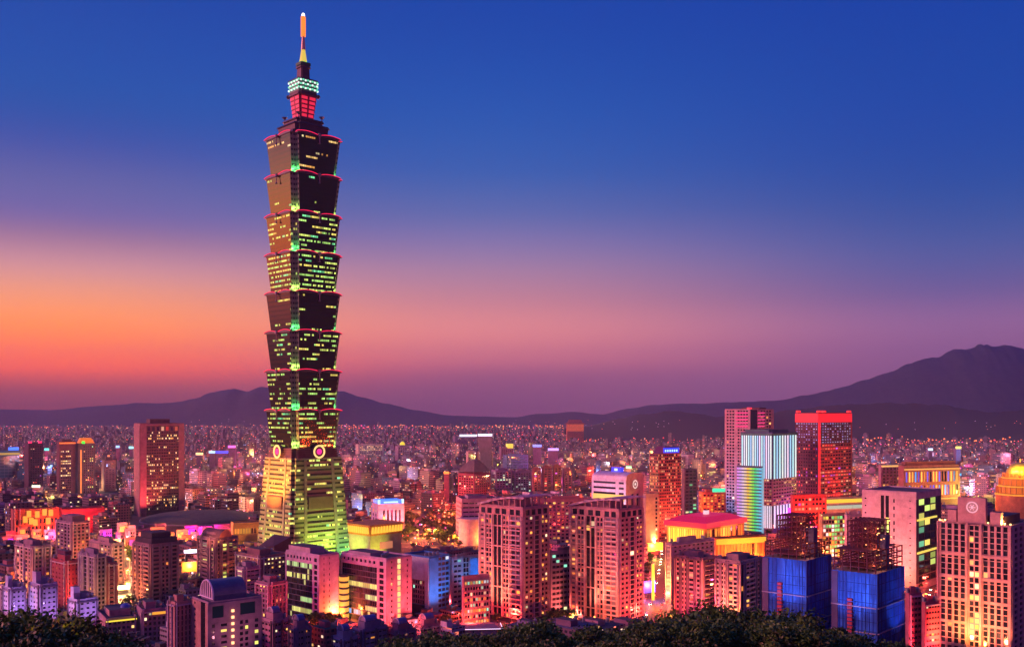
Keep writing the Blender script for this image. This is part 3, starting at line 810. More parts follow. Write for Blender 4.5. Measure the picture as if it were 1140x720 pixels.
# twin apartment towers
def twin(l, c, r, top, label, vis, Y=676):
    B = Bld('apartment_tower', label, l, c, r, top, Y, 48, 'apartment tower', 'twin salmon apartment towers', vis)
    B.core(2, 1)
    z0, z1 = 3, B.h - 5.5
    B.lattice('L', z0, z1, 3.35, [(.02, .13, 1, .62, .35, .8, .25), (.16, .30, 2, .74, .15, .85, .05), (.335, .53, 2, .76, 0, 1, .01), (.56, .69, 2, .74, .15, .85, .07), (.74, .96, 2, .76, .22, .88, .05)], .6, 0, lit=.08, glass=(GLASS_M, GLASS_L, GLASS_D))
    B.lattice('R', z0, z1, 3.35, [(.05, .38, 2, .6, .3, .82), (.42, .62, 1, .8, .1, .9, .03), (.68, .95, 2, .6, .3, .85, .2)], .6, 0, pal=PAL_WARM, lit=.10)
    B.lattice('L', B.h - 5.4, B.h, 5.4, [(.03, .32, 2, .7, .1, .8, 0), (.36, .66, 2, .7, .1, .8, 0), (.7, .97, 2, .7, .1, .8, 0)], .6, 0)
    B.lattice('R', B.h - 5.4, B.h, 5.4, [(.05, .95, 4, .7, .1, .8, .1)], .6, 0)
    for k in range(5):
        z = z0 + (z1 - z0) * k / 5 + 6
        B.strip('L', .01, .99, z, z + .9, 0, .61, .95)
    fl = [z0 + 3.35 * k for k in range(1, 21)]
    B.sill_parts('balcony', 'L', .74, .96, fl, PALES, .75, 1.3)
    for u in (.0, .137, .308, .535, .705, .975): B.strip('L', u, u + .018, 3, B.h - 5.5, 3, .61, 1.2)
    for u in (.0, .39, .64, .965): B.strip('R', u, u + .022, 3, B.h - 5.5, 3, .61, 1.1)
    B.sill_parts('balcony', 'R', .70, .93, fl, SALMON, .9, 1.0)
    B.done([SALMON, ROOF, DARKW, PALES])
    # swept roof canopy on columns
    b = MB(); n = 14; w, d = B.w / 2, B.d / 2
    def cz(t): return B.h + 1.5 + 6.5 * math.sin(min(1, t * 1.15) * math.pi / 2)
    for i in range(n):
        t0, t1 = i / n, (i + 1) / n
        y0, y1 = d + 1 - t0 * (2 * d + 3), d + 1 - t1 * (2 * d + 3)
        b.prism([(-w - 1.6, y1), (-w + 4, y1), (-w + 4, y0), (-w - 1.6, y0)], 0, .01, None, 0, 0)
        del b.v[-20:]; del b.f[-5:]; del b.m[-5:]; del b.uv[-20:]; del b.c[-5:]
        a = [(-w - 1.6, y0, cz(t0)), (-w - 1.6, y1, cz(t1)), (w + 1, y1, cz(t1)), (w + 1, y0, cz(t0))]
        lo = [(p[0], p[1], p[2] - 1.1) for p in a]
        if i % 2 == 0:
            b.quad(a[::-1]); b.quad(lo)
            for j in range(4): k = (j + 1) % 4; b.quad([lo[j], lo[k], a[k], a[j]])
        for xx in (-w - 1.6, w + .4):
            c8 = [(xx, y0, cz(t0)), (xx, y1, cz(t1)), (xx + .6, y1, cz(t1)), (xx + .6, y0, cz(t0))]
            l8 = [(p[0], p[1], p[2] - 1.4) for p in c8]
            b.quad(c8[::-1]); b.quad(l8)
            for j in range(4): k = (j + 1) % 4; b.quad([l8[j], l8[k], c8[k], c8[j]])
    cn = b.build('roof_canopy', W((.58, .42, .48), .6), B.root)
    cb = MB()
    for i in range(8):
        t = (i + .5) / 8; y = d - t * 2 * d
        cb.box(-w + .2, -w + .9, y - .35, y + .35, B.h + .01, cz(t * .95) - .6); cb.box(w - .9, w - .2, y - .35, y + .35, B.h + .01, cz(t * .95) - .6)
    for i in range(4):
        x = -w + 3 + i * (2 * w - 6) / 3; cb.box(x - .35, x + .35, -d + .2, -d + .9, B.h + .01, cz(.95) - .6)
    cb.build('canopy_post', SALMON, cn, kind='stuff')
    B.roofbox('lift_house', -.25, .3, -.2, .35, 5, SALMON)
    return B
tA = twin(534, 582, 611, 566, 'left one of the twin salmon apartment towers with a swept roof canopy', 690)
tB = twin(635, 689, 716, 568, 'right one of the twin salmon apartment towers, beside the gray office', 690, 672)
for t_ in (tA, tB):
    wash(t_, 'L', .5, 3, 26, (1, .30, .16), 2.0e5, 40)
    wash(t_, 'R', .6, 3, 26, (1, .12, .06), .6e5, 24)

# white office block in two wings
def wing(l, c, r, top, label, strips, vis, Y):
    B = Bld('office_block', label, l, c, r, top, Y, 48, 'office block', None, vis)
    B.core(2, 1)
    h = B.h
    B.lattice('L', h - 6, h - .2, 5.8, [(.02, .80, 7, .55, .38, .72, 0), (.85, .96, 1, .7, .3, .75, 0)], .5, 0)
    B.lattice('L', 3, h - 6.02, 4.2, [(.85, .96, 1, .72, .22, .8, .03)], .5, 0)
    del_ = strips
    # dark glass bands
    o, du, n, Wd, rot = B.faces['L']
    return B
def office(l, c, r, top, label, Y, vis, litrows, endcol):
    B = Bld('office_block', label, l, c, r, top, Y, 48, 'office block', None, vis)
    B.core(2, 1); h = B.h
    nf = round((h - 9) / 4.0); fh = (h - 9) / nf
    B.lattice('L', h - 6, h, 6, [(.03, .80, 8, .5, .38, .7, 0), (.85, .96, 1, .7, .3, .75, 0)], .5, 0)
    o, du, n, Wd, rot = B.faces['L']
    B.strip('L', 0, .03, 3, h - 6.01, 0, 0, .5); B.strip('L', .81, .86, 3, h - 6.01, 0, 0, .5); B.strip('L', .955, 1, 3, h - 6.01, 0, 0, .5)
    for k in range(nf):
        z = 3 + fh * k
        B.strip('L', .03, .81, z, z + .5, 3, 0, .35)
        B.strip('L', .86, .955, z, z + 1.1, 0, 0, .5)
        B.panes.append(('L', .86 * Wd, .955 * Wd, z + 1.1, z + fh, GLASS_D))
        kk = 15
        for j in range(kk):
            u0 = .03 + .78 * j / kk; u1 = u0 + .78 / kk - .006
            g = R.choice((GLASS_D, GLASS_D, GLASS_M))
            if k in litrows and litrows[k][0] <= j / 2.5 <= litrows[k][1] + .9 and R.random() < .88: g = E(litrows[k][2], round(R.choice((.35, .5, .7, .9)), 2))
            elif R.random() < .04: g = E((.8, .9, .3), .5)
            B.panes.append(('L', u0 * Wd, u1 * Wd, z + .55, z + fh - .1, g))
    B.lattice('R', 3, h, fh, endcol, .5, 0, lit=0, pal=PAL_GOLD)
    B.strip('L', 0, 1, 0, 3, 2, 0, .3); B.strip('R', 0, 1, 0, 3, 2, 0, .3)
    B.done([W((.52, .36, .46), .75), ROOF, SLATE, SLATE])
    return B
GRN = (.55, .95, .35); YG = (.85, .95, .25)
o1 = office(318.5, 355.5, 377, 619, 'white office wing with dark glass bands, left of the pair', 668, 690,
            {9: (0, 5, GRN), 7: (0, 4, YG), 3: (3, 5, GRN), 1: (1, 5, YG)}, [(.12, .32, 1, .22, .3, .75), (.42, .58, 1, .25, .3, .75)])
o2 = office(380, 430, 458, 623, 'white office wing with dark glass grid and lit stair column, right of the pair', 655, 690,
            {6: (0, 5, YG), 4: (4, 5, GRN), 2: (4, 5, GRN), 1: (1, 2, (.2, .5, 1))}, [(.10, .30, 1, .28, .3, .7), (.40, .58, 1, .75, .1, .9, 1), (.72, .92, 1, .24, .3, .7)])
o1.roofbox('penthouse', -.45, .3, -.2, .45, 4.5, PINKW); o2.roofbox('penthouse', -.4, .1, -.1, .4, 2.5, PINKW)
for k in range(6): o2.tank(-.3 + .1 * k, -.3 + .03 * k, r=.8, hh=1.2)
b = MB()   # yellow stair drums in the angle between the wings
p = G(377, 690)
for k in range(8): b.cyl(0, 0, 3.4, k * 4.2, k * 4.2 + 2.7, n=16, bottom=True); b.cyl(0, 0, 3.0, k * 4.2 + 2.7, k * 4.2 + 4.2, n=16, m=1)
st = b.build('stair_drum', [E((1, .55, .08), .8), DARKW]); st.parent = o2.root; st.location = (-o2.w / 2 + 3, o2.d / 2 - 5, 0); st.location = (-o2.w / 2 - 3.2, o2.d / 2 - 7, 0)
wash(o1, 'R', .5, 2, 22, (1, .2, .3), .5e5, 22); wash(o2, 'R', .6, 2, 24, (1, .14, .14), .7e5, 16)
wash(o1, 'L', .5, 2, 24, (.75, .35, 1), .6e5, 30)

# blue and white institute
B = Bld('office_block', 'white and blue lit office block beside the white office wings', 450, 478, 500, 621, 690, 48, 'office block', None, 690)
B.core(0, 1)
B.lattice('L', 10, 27, 3.6, [(.18, .82, 7, .7, .2, .85)], .5, 3, lit=.12, pal=PAL_COOL)
B.strip('L', 0, .16, 0, B.h, 4, 0, .9); B.strip('L', .86, 1, 0, B.h, 4, 0, .9); B.strip('L', .16, .86, 27.2, B.h, 4, 0, .9); B.strip('L', .16, .86, 0, 9.5, 2, 0, .3)
B.strip('R', 0, .4, 0, B.h, 0, .0, .5); B.lattice('R', 3, B.h, 3.5, [(.42, .98, 3, .86, .3, .9)], .4, 0, lit=.08, pal=PAL_COOL)
B.done([BLUEW, ROOF, DARKW, W((.3, .16, .2), .8), W((.5, .58, .64), .7)])
for k in range(4): B.tank(-.3 + .2 * k, -.2, r=1, hh=1.5)
wash(B, 'R', .3, 4, 22, (.1, .45, 1), .6e5, 34); wash(B, 'L', .5, 40, 24, (.6, .7, 1), .6e5, 30)
B = Bld('office_block', 'gray office block with a lit glass stair, right of the blue lit block', 500, 503, 533, 622, 715, 40, 'office block', None, 685)
B.core(0, 1)
B.lattice('R', 2, B.h, 3.6, [(.05, .34, 2, .8, .3, .75), (.40, .62, 2, .8, .1, .95, .35), (.68, .98, 2, .9, .35, .8)], .5, 0, lit=.04, pal=PAL_COOL)
B.strip('R', .66, 1, B.h - 16, B.h - 1, 2, .55, .9)
B.done([W((.22, .24, .30), .7), ROOF, BLUEW]); B.roofbox('plant_room', -.3, .1, -.2, .2, 3, GREYW)
wash(B, 'R', .8, 6, 18, (.05, .4, 1), .9e5, 34)
B = Bld('low_building', 'low pink building with lit windows left of the twin towers', 514, 516, 545, 643, 662, 30, 'building', None, 690)
B.core(0, 1); B.lattice('R', 2, B.h - 2, 3.6, [(.03, .97, 9, .7, .25, .8)], .4, 0, lit=.5, pal=PAL_COOL + PAL_WARM, es=.9)
B.done([W((.5, .28, .3), .8), ROOF]); wash(B, 'R', .5, 1, 16, (1, .15, .15), .5e5, 12)
B = Bld('office_block', 'gray office block standing between the twin apartment towers', 611, 613, 641, 615, 700, 36, 'office block', None, 690)
B.core(0, 1); B.lattice('R', 3, B.h - 1, 3.7, [(.05, .95, 6, .88, .28, .8)], .4, 0, lit=.16, pal=PAL_COOL)
B.done([W((.3, .24, .3), .7), ROOF]); B.roofbox('plant_room', -.2, .3, -.2, .3, 3, MAUVE); wash(B, 'R', .5, 1, 20, (1, .15, .1), 1e5, 10)

# neon roofed pavilion in front
p = G(528, 704)
pav = tag(empty('pavilion', (p[0], p[1], 0), .1), 'low pavilion with a white neon roof edge before the left twin tower', 'pavilion')
BLOCK.append((p[0], p[1], 22))
b = MB(); b.box(-14, 14, -7, 7, 0, 4); b.build('wall', PINKW, pav)
b = MB(); b.prism([(-18, -9), (18, -9), (18, 9), (-18, 9)], 4.01, 6.2, [(-13, -3), (13, -3), (13, 3), (-13, 3)], bottom=True); b.build('roof', MAUVE, pav)
b = MB()
for a_, c_ in (((-18, -9), (18, -9)), ((18, -9), (18, 9)), ((-18, 9), (-18, -9))): b.bar((*a_, 4.3), (*c_, 4.3), .22)
b.build('neon_trim', E((1, .7, 1), 1.6), pav)

# red glass tower with the blue crown, and its slim neighbour
B = Bld('office_tower', 'red lit glass tower with curved top and blue sign', 723, 733, 758, 505, 1120, 30, 'office tower', None, 600)
RG = facade('red_wall', (.26, .06, .06), cw=2.6, fh=3.6, mw=(.12, .9), mh=(.25, .8), lit=.34, pal=[((1, .25, .08), 3), ((1, .45, .2), 2), ((1, .1, .08), 2), ((1, .6, .3), 1)], es=.7)
B.b.box(-B.w / 2, B.w / 2, -B.d / 2, B.d / 2, 0, B.h, 0, 1, seed=9)
B.done([RG, ROOF], parapet=False)
b = MB(); b.prism([(-B.w * .36, -B.d * .5 - .3), (B.w * .5 + .3, -B.d * .5 - .3), (B.w * .5 + .3, B.d * .5), (-B.w * .36, B.d * .5)], B.h + .01, B.h + 8, [(-B.w * .2, -B.d * .5 - .3), (B.w * .36, -B.d * .5 - .3), (B.w * .36, B.d * .4), (-B.w * .2, B.d * .4)]); b.build('crown', W((.12, .03, .1), .6), B.root)
s_ = MB(); s_.obox((-B.w / 2, -B.d / 2), (1, 0), (0, -1), .2 * B.w, .9 * B.w, B.h + .8, B.h + 6.8, .35, 1.0); sg = s_.build('sign', E((.03, .06, 1), 1.0), B.root)
s_ = MB()
for k in range(6): s_.obox((-B.w / 2, -B.d / 2), (1, 0), (0, -1), (.26 + .1 * k) * B.w, (.32 + .1 * k) * B.w, B.h + 2.2, B.h + 4.6, 1.0, 1.2)
s_.build('lettering', E((.35, .7, 1), 1.5), sg)
wash(B, 'R', .5, 3, 30, (1, .12, .04), 5.5e5, 30)
B = Bld('office_tower', 'slim dark tower with green lit floors right of the red glass tower', 759, 762, 776, 523, 1180, 30, 'office tower', None, 570)
B.core(0, 1); B.lattice('R', 3, B.h, 4, [(.05, .95, 3, .8, .3, .8)], .4, 0, lit=.3, pal=[((.2, .9, .4), 3), ((.9, .8, .4), 1)]); B.done([SLATE, ROOF])

# white barrel roofed hotel with orange end wall
B = Bld('hotel_block', 'white block with rounded roof shoulders, blue roof sign and orange end wall', 659, 697, 716, 533, 1010, 48, 'building', None, 560)
B.core(0, 1)
B.lattice('L', 20, B.h - 2, 5.2, [(.04, .72, 1, .96, .35, .75, .0), (.78, .96, 1, .8, .35, .75, 0)], .5, 0)
B.strip('L', .04, .96, B.hz(558), B.hz(551), 2, .55, .8)
B.lattice('R', 20, B.h - 16, 30, [(.28, .42, 1, .9, 0, 1, 0), (.58, .72, 1, .9, 0, 1, 0)], .5, 3)
B.strip('R', 0, 1, B.h - 16, B.h, 3, 0, .5)
B.done([W((.66, .60, .66), .6), ROOF, E((1, .7, .15), .8), W((.55, .36, .30), .7)], parapet=False)
b = MB(); n = 14; w, d = B.w / 2, B.d / 2
prof = [(-w * 1.0 * math.cos(math.pi * i / n), 6.0 * math.sin(math.pi * i / n) ** .6) for i in range(n + 1)]
for (x0, q0), (x1, q1) in zip(prof, prof[1:]):
    b.quad([(x0, -d - .5, B.h + q0), (x1, -d - .5, B.h + q1), (x1, d, B.h + q1), (x0, d, B.h + q0)])
b.quad([(x, -d - .5, B.h + q) for x, q in prof], 1); b.quad([(x, d, B.h + q) for x, q in prof][::-1], 1)
b.build('barrel_roof', [W((.66, .60, .66), .6), W((.55, .36, .30), .7)], B.root)
b = MB(); n = 20; zc = B.h - 6
for r0, r1 in ((3.4, 4.4), (0, 1.4)):
    for i in range(n):
        a0_, a1_ = 2 * math.pi * i / n, 2 * math.pi * (i + 1) / n
        b.quad([(r * math.cos(a), -d - .7, zc + r * math.sin(a)) for r, a in ((r0, a0_), (r1, a0_), (r1, a1_), (r0, a1_))])
b.build('emblem', E((1, .9, .85), .9), B.root)
b = MB(); b.box(-2.5, 2.5, -6, 6, B.h + 6, B.h + 10.5, bottom=True); sg = b.build('sign', E((.03, .05, 1), 1.2), B.root)
b = MB(); b.box(-2.9, -2.5, -2, 2, B.h + 7, B.h + 9.5, bottom=True); b.build('lettering', E((.5, .6, 1), 1.6), sg)
wash(B, 'R', .5, 12, 26, (1, .3, .1), 1.6e5, 50); wash(B, 'L', .6, 22, 26, (1, .6, .9), 1.4e5, 52)
B = Bld('plain_block', 'plain salmon block beside the rounded white building', 716, 719, 733, 551, 1000, 30, 'building', None, 600)
B.core(0, 1); B.lattice('R', 4, B.h - 2, 4, [(.7, .95, 1, .6)], .3, 0, lit=.3); B.done([W((.55, .36, .28), .8), ROOF]); wash(B, 'R', .5, 3, 24, (1, .3, .1), .7e5, 34)

# tall pale tower, in two shafts with a dark recess between
B = Bld('office_tower', 'tall pale tower of two shafts behind the rainbow lit tower', 807, 835, 861, 456, 1290, 48, 'office tower', None, 560)
B.core(2, 1)
B.lattice('L', 5, B.h, 4.1, [(.06, .40, 3, .7, .25, .8), (.5, .94, 4, .7, .25, .8)], .5, 0, lit=.05)
B.lattice('R', 5, B.h, 4.1, [(.0, .30, 1, .98, 0, 1, 0), (.42, .9, 4, .7, .25, .8)], .5, 0, lit=.08)
b_ = B
for k in range(5):
    B.strip('L', .45, .92, B.h - 5 - k * 4.4, B.h - 3.2 - k * 4.4, 3, .6, 1.0); B.strip('R', .3, .6, B.h - 5 - k * 4.4, B.h - 3.2 - k * 4.4, 3, .6, 1.0)
B.done([W((.42, .28, .29), .8), ROOF, SLATE, E((1, .05, .25), .8)])
B.roofbox('aviation_light', -.1, 0, -.1, 0, 3, E((1, .03, .05), 2)); B.roofbox('plant_room', .1, .4, -.3, .4, 3, BROWN)
wash(B, 'L', .3, 3, 30, (1, .35, .12), 4e5, 30)

# the LED tower
B = Bld('office_tower', 'tower striped in white and cyan lights with a rainbow lit lower wing', 825, 860, 887, 482, 1180, 48, 'office tower', None, 592)
B.core(0, 1)
def leds(B, f, n, z0, z1, fn, name='led_strip', w_=.48, u0=.01, u1=.99):
    o, du, nn, Wd, rot = B.faces[f]
    for i in range(n):
        u = u0 + (u1 - u0) * (i + .5) / n
        b = MB(); wd = (u1 - u0) / n * w_ * Wd
        b.obox(o, du, nn, u * Wd - wd / 2, u * Wd + wd / 2, z0, z1, .3, .8)
        b.build(name, fn(i / (n - 1)), B.root)
def cyan(t): return E(((.50, .95, 1), (.75, .85, 1), (.35, .7, 1), (.8, 1, .95), (.95, .75, 1))[int(t * 23) % 5], 1.0)
zt = B.h - 3; zm = B.hz(533); zl = B.hz(563)
leds(B, 'L', 14, zm, zt, cyan); leds(B, 'R', 9, zm, zt, cyan, w_=.4)
leds(B, 'L', 9, 6, zl, lambda t: E((.85, .85, 1), 1.0), u0=.5, w_=.4); leds(B, 'R', 8, 6, zl, lambda t: E((.75, .8, 1), .9), w_=.4)
B.lattice('L', zl, zm, 3.9, [(.02, .98, 12, .75, .3, .75)], .4, 2, lit=.4, pal=PAL_GOLD, es=.7)
B.lattice('R', zl, zm, 3.9, [(.02, .98, 9, .75, .3, .75)], .4, 2, lit=.2, pal=PAL_GOLD, es=.6)
for f in 'LR':
    o, du, nn, Wd, rot = B.faces[f]; nfl = 17
    for k in range(nfl): z = zm + (zt - zm) * k / nfl; B.strip(f, 0, 1, z, z + .8, 0, 0, .28)
    B.strip(f, 0, 1, zt, B.h, 3, 0, 1.0)
B.done([W((.05, .08, .20), .5), ROOF, W((.3, .2, .2), .7), W((.05, .2, .18), .5)])
B.roofbox('plant_room', -.4, .4, -.3, .45, 4, W((.08, .2, .18), .6))
L_ = Bld('office_wing', 'lower wing lit in rainbow stripes, joined to the cyan striped tower', 820.5, 848, 850, 520, 1155, 48, 'office wing', None, 592)
L_.core(0, 1)
o, du, nn, Wd, rot = L_.faces['L']
rain = [(.75, .35, 1), (.6, .5, 1), (.75, .7, .9), (.85, .8, .5), (1, .75, .1), (.7, .95, .1), (.25, 1, .1), (.05, .9, .3), (.1, .85, .7), (.15, .7, 1)]
nfl = 20
for j, cc in enumerate(rain):
    b = MB(); b.obox(o, du, nn, (j / 10) * Wd, ((j + 1) / 10) * Wd, 4.5, L_.h - .5, .05, .4)
    b.build('led_panel', E(cc, .75), L_.root)

for k in range(nfl + 1): z = 4 + (L_.h - 5) * k / nfl; L_.strip('L', 0, 1, z, z + 1.35, 0, .42, .9)
L_.strip('L', 0, 1, 0, 4, 0, 0, .4); L_.strip('R', 0, 1, 0, L_.h, 2, 0, .4)
L_.done([W((.10, .12, .2), .6), ROOF, E((.2, .75, 1), .5)])

# the red tower
B = Bld('office_tower', 'dark tower with red lit top band and blue dotted windows', 885.5, 911, 948, 460, 1250, 40, 'office tower', None, 548)
B.core(0, 1)
hb_ = B.hz(470); hm_ = B.hz(494)
B.strip('L', 0, 1, hb_, B.h, 2, 0, .8); B.strip('R', 0, 1, hb_, B.h, 2, 0, .8)
BL = [((.3, .35, 1), 3), ((.5, .6, 1), 2), ((.8, .4, .9), 1)]
B.lattice('L', hm_, hb_ - .1, 3.6, [(.02, .98, 9, .45, .35, .7)], .4, 0, lit=.55, pal=BL, es=.9)
B.lattice('R', hm_, hb_ - .1, 3.6, [(.02, .98, 13, .45, .35, .7)], .4, 0, lit=.75, pal=BL, es=.9)
B.lattice('L', 6, hm_ - .1, 4.2, [(.02, .98, 9, .5, .3, .75)], .4, 0, lit=.22, pal=PAL_RED, es=.9)
B.lattice('R', 6, hm_ - .1, 4.2, [(.02, .98, 12, .8, .3, .7)], .4, 3, lit=.45, pal=PAL_RED, es=.9)
B.strip('R', -.01, .05, 6, hb_, 2, .4, .9); B.strip('R', .96, 1, 6, hb_, 3, .45, .9)
B.done([W((.10, .03, .05), .6), ROOF, E((1, .015, .03), .9), W((.30, .04, .05), .6)], maxp=100)
for x, y in ((-.45, -.45), (.45, -.45), (-.45, .45), (0, 0)): B.roofbox('aviation_light', x - .04, x + .04, y - .04, y + .04, 3.5, E((1, .02, .02), 2))
wash(B, 'R', .6, 20, 40, (1, .04, .05), 4e5, 75, 90); wash(B, 'L', .5, 20, 40, (1, .04, .1), 1.2e5, 60, 90)

# red roofed hall with golden walls
B = Bld('civic_hall', 'golden lit hall with a broad red roof in front of the rainbow tower', 743, 785, 828, 588, 960, 48, 'civic hall', None, 605)
B.core(0, 1); h = B.h
B.lattice('L', 14, h, h - 14, [(.03, .97, 16, .7, .1, .9, 1)], .5, 2, pal=[((1, .6, .06), 2), ((1, .75, .15), 1)], es=.9)
B.lattice('R', 14, h, h - 14, [(.03, .97, 14, .7, .1, .9, .8)], .5, 2, pal=[((1, .35, .04), 2), ((1, .6, .1), 1)], es=.8)
B.done([W((.5, .16, .06), .7), ROOF, W((.5, .25, .08), .7)], parapet=False)
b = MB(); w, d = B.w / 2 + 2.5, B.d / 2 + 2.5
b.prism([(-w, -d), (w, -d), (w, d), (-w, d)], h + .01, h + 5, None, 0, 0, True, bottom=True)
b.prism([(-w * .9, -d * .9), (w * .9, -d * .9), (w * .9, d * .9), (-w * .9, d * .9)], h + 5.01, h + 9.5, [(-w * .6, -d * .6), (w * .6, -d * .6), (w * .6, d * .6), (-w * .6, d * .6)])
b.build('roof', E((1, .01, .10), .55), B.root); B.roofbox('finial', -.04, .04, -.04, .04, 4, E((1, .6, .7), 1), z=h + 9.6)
wash(B, 'L', .5, 10, 22, (1, .4, .04), 1.6e5, 28); wash(B, 'R', .5, 10, 26, (1, .12, .03), 3.5e5, 26)
B = Bld('civic_hall', 'low golden colonnade wing in front of the red roofed hall', 790, 797, 852, 600, 905, 22, 'civic hall', None, 618)
B.core(0, 1); h = B.h
B.lattice('R', 6, h - 1, h - 7, [(.02, .98, 14, .6, .1, .8, .8)], .5, 0, pal=[((1, .25, .03), 2), ((1, .4, .05), 1)], es=.7)
B.strip('R', 0, 1, h - 5, h, 2, .55, 1.2); B.done([W((.5, .14, .06), .7), ROOF_RUST, E((1, .55, .04), .9)])
wash(B, 'R', .5, 3, 24, (1, .2, .03), 4.5e5, 18)

# apartment blocks in front of the hall
def slab(name, label, l, c, r, top, Y, phi, wall, Lseg, Rseg, fh=3.2, lit=.06, vis=690, cat='apartment block', group=None, pal=None, roofs=True, balc=None, depth=.5, es=1.0, z0=2, glass=None):
    B = Bld(name, label, l, c, r, top, Y, phi, cat, group, vis)
    B.core(0, 1)
    if Lseg and c - l > 1.5: B.lattice('L', z0, B.h - .5, fh, Lseg, depth, 0, lit=lit, pal=pal, es=es, glass=glass)
    if Rseg and r - c > 1.5: B.lattice('R', z0, B.h - .5, fh, Rseg, depth, 0, lit=lit, pal=pal, es=es, glass=glass)
    alt = R.choice((PALES, MAUVE, W(tuple(min(.7, v * 1.35) for v in WALLC.get(wall, (.4, .3, .35))), .8), W(tuple(v * .55 for v in WALLC.get(wall, (.3, .2, .25))), .8)))
    for f, segs in (('L', Lseg), ('R', Rseg)):
        if not segs: continue
        Wd = B.faces[f][3]
        for sg in segs:
            for u in (sg[0], sg[1]):
                if .03 < u < .97: B.strip(f, u - .35 / Wd, u + .35 / Wd, 0, B.h + R.choice((0, .6, 1.4)), 2, depth + .004, depth + .75)
        B.strip(f, 0, 1, B.h - 1.4, B.h - .6, 2, depth + .006, depth + .5)
    if balc:
        for f, u0, u1 in balc: B.sill_parts('balcony', f, u0, u1, [z0 + fh * k for k in range(1, int((B.h - z0) / fh))], wall)
    B.done([wall, ROOF, alt])
    if roofs:
        B.roofbox('stair_head', -.3, .1, -.25, .25, 4.5, wall); B.tank(.3, .2); B.tank(.3, -.1); B.tank(-.4, .35, r=1)
        for k in range(4):
            ax, ay = R.uniform(-.44, -.36) if k % 2 else R.uniform(.15, .4), R.uniform(-.45, .4); B.roofbox('cooling_unit', ax, ax + 1.4 / B.w, ay, ay + 1.6 / B.d, 1.3, STEEL)
        m_ = MB(); m_.bar((B.w * -.1, 0, B.h + 4.5), (B.w * -.1, 0, B.h + 9), .08); m_.bar((B.w * -.1 - 1, 0, B.h + 8), (B.w * -.1 + 1, 0, B.h + 8), .05); m_.build('antenna', STEEL, B.root)
    return B
LS = [(.05, .95, 5, .55, .3, .8)]; RS = [(.05, .95, 4, .55, .3, .8)]
B = slab('apartment_block', 'salmon apartment block with notched face, just right of the twin towers', 751, 782, 797, 622, 690, 48, W((.55, .33, .30), .8),
         [(.06, .2, 1, .6), (.26, .46, 2, .6), (.52, .72, 1, .85), (.78, .94, 1, .6)], [(.1, .9, 2, .85)], balc=[('R', .1, .9)])
wash(B, 'L', .5, 2, 24, (1, .25, .12), 1.0e5, 26)
B = slab('apartment_block', 'salmon apartment block touching the blue wrapped building site', 796, 824, 849, 626, 668, 48, W((.52, .32, .29), .8),
         [(.06, .2, 1, .7), (.26, .46, 2, .5), (.55, .92, 2, .8)], [(.02, .12, 1, .9, 0, 1), (.2, .6, 2, .8), (.7, .9, 1, .5)], lit=.08, balc=[('R', .2, .58)])
wash(B, 'L', .5, 2, 24, (1, .22, .12), .8e5, 24)
B = slab('apartment_block', 'pale gray rear block with small windows behind the salmon blocks', 742, 748, 795, 606, 745, 40, W((.40, .30, .38), .8), LS, [(.02, .98, 9, .55, .3, .8)], vis=622)

# the two wrapped construction towers
WRAP_ = facade('scaffold_net', (.004, .11, .55), glass=(.02, .10, .40), cw=2.4, fh=1.9, mw=(.03, .97), mh=(.06, .94), lit=0, rough=.6, grough=.55, var=.6)
def net_mat():
    m, t, b = newmat('scaffold_net')
    g = t.nodes.new('ShaderNodeTexCoord'); mp = t.nodes.new('ShaderNodeMapping'); mp.inputs['Scale'].default_value = (1.1, 1.1, .07)
    t.links.new(g.outputs['Object'], mp.inputs[0])
    n1 = t.nodes.new('ShaderNodeTexNoise'); n1.inputs['Scale'].default_value = 1; n1.inputs['Detail'].default_value = 5; t.links.new(mp.outputs[0], n1.inputs['Vector'])
    n2 = t.nodes.new('ShaderNodeTexNoise'); n2.inputs['Scale'].default_value = .09; n2.inputs['Detail'].default_value = 6; t.links.new(g.outputs['Object'], n2.inputs['Vector'])
    ad = t.nodes.new('ShaderNodeMath'); ad.operation = 'ADD'; t.links.new(n1.outputs[0], ad.inputs[0]); t.links.new(n2.outputs[0], ad.inputs[1])
    r = t.nodes.new('ShaderNodeValToRGB'); e = r.color_ramp.elements
    mu = t.nodes.new('ShaderNodeMath'); mu.operation = 'MULTIPLY'; mu.inputs[1].default_value = .5; t.links.new(ad.outputs[0], mu.inputs[0]); t.links.new(mu.outputs[0], r.inputs[0])
    e[0].position = .36; e[0].color = (.004, .035, .22, 1); e[1].position = .64; e[1].color = (.03, .22, .85, 1); k = e.new(.5); k.color = (.006, .10, .52, 1)
    t.links.new(r.outputs[0], b.inputs['Base Color']); b.inputs['Roughness'].default_value = .8
    bp = t.nodes.new('ShaderNodeBump'); bp.inputs['Distance'].default_value = .6; bp.inputs['Strength'].default_value = .8; t.links.new(n1.outputs[0], bp.inputs['Height']); t.links.new(bp.outputs[0], b.inputs['Normal'])
    return m
WRAP_ = net_mat()
RUST = W((.13, .03, .04), .8)
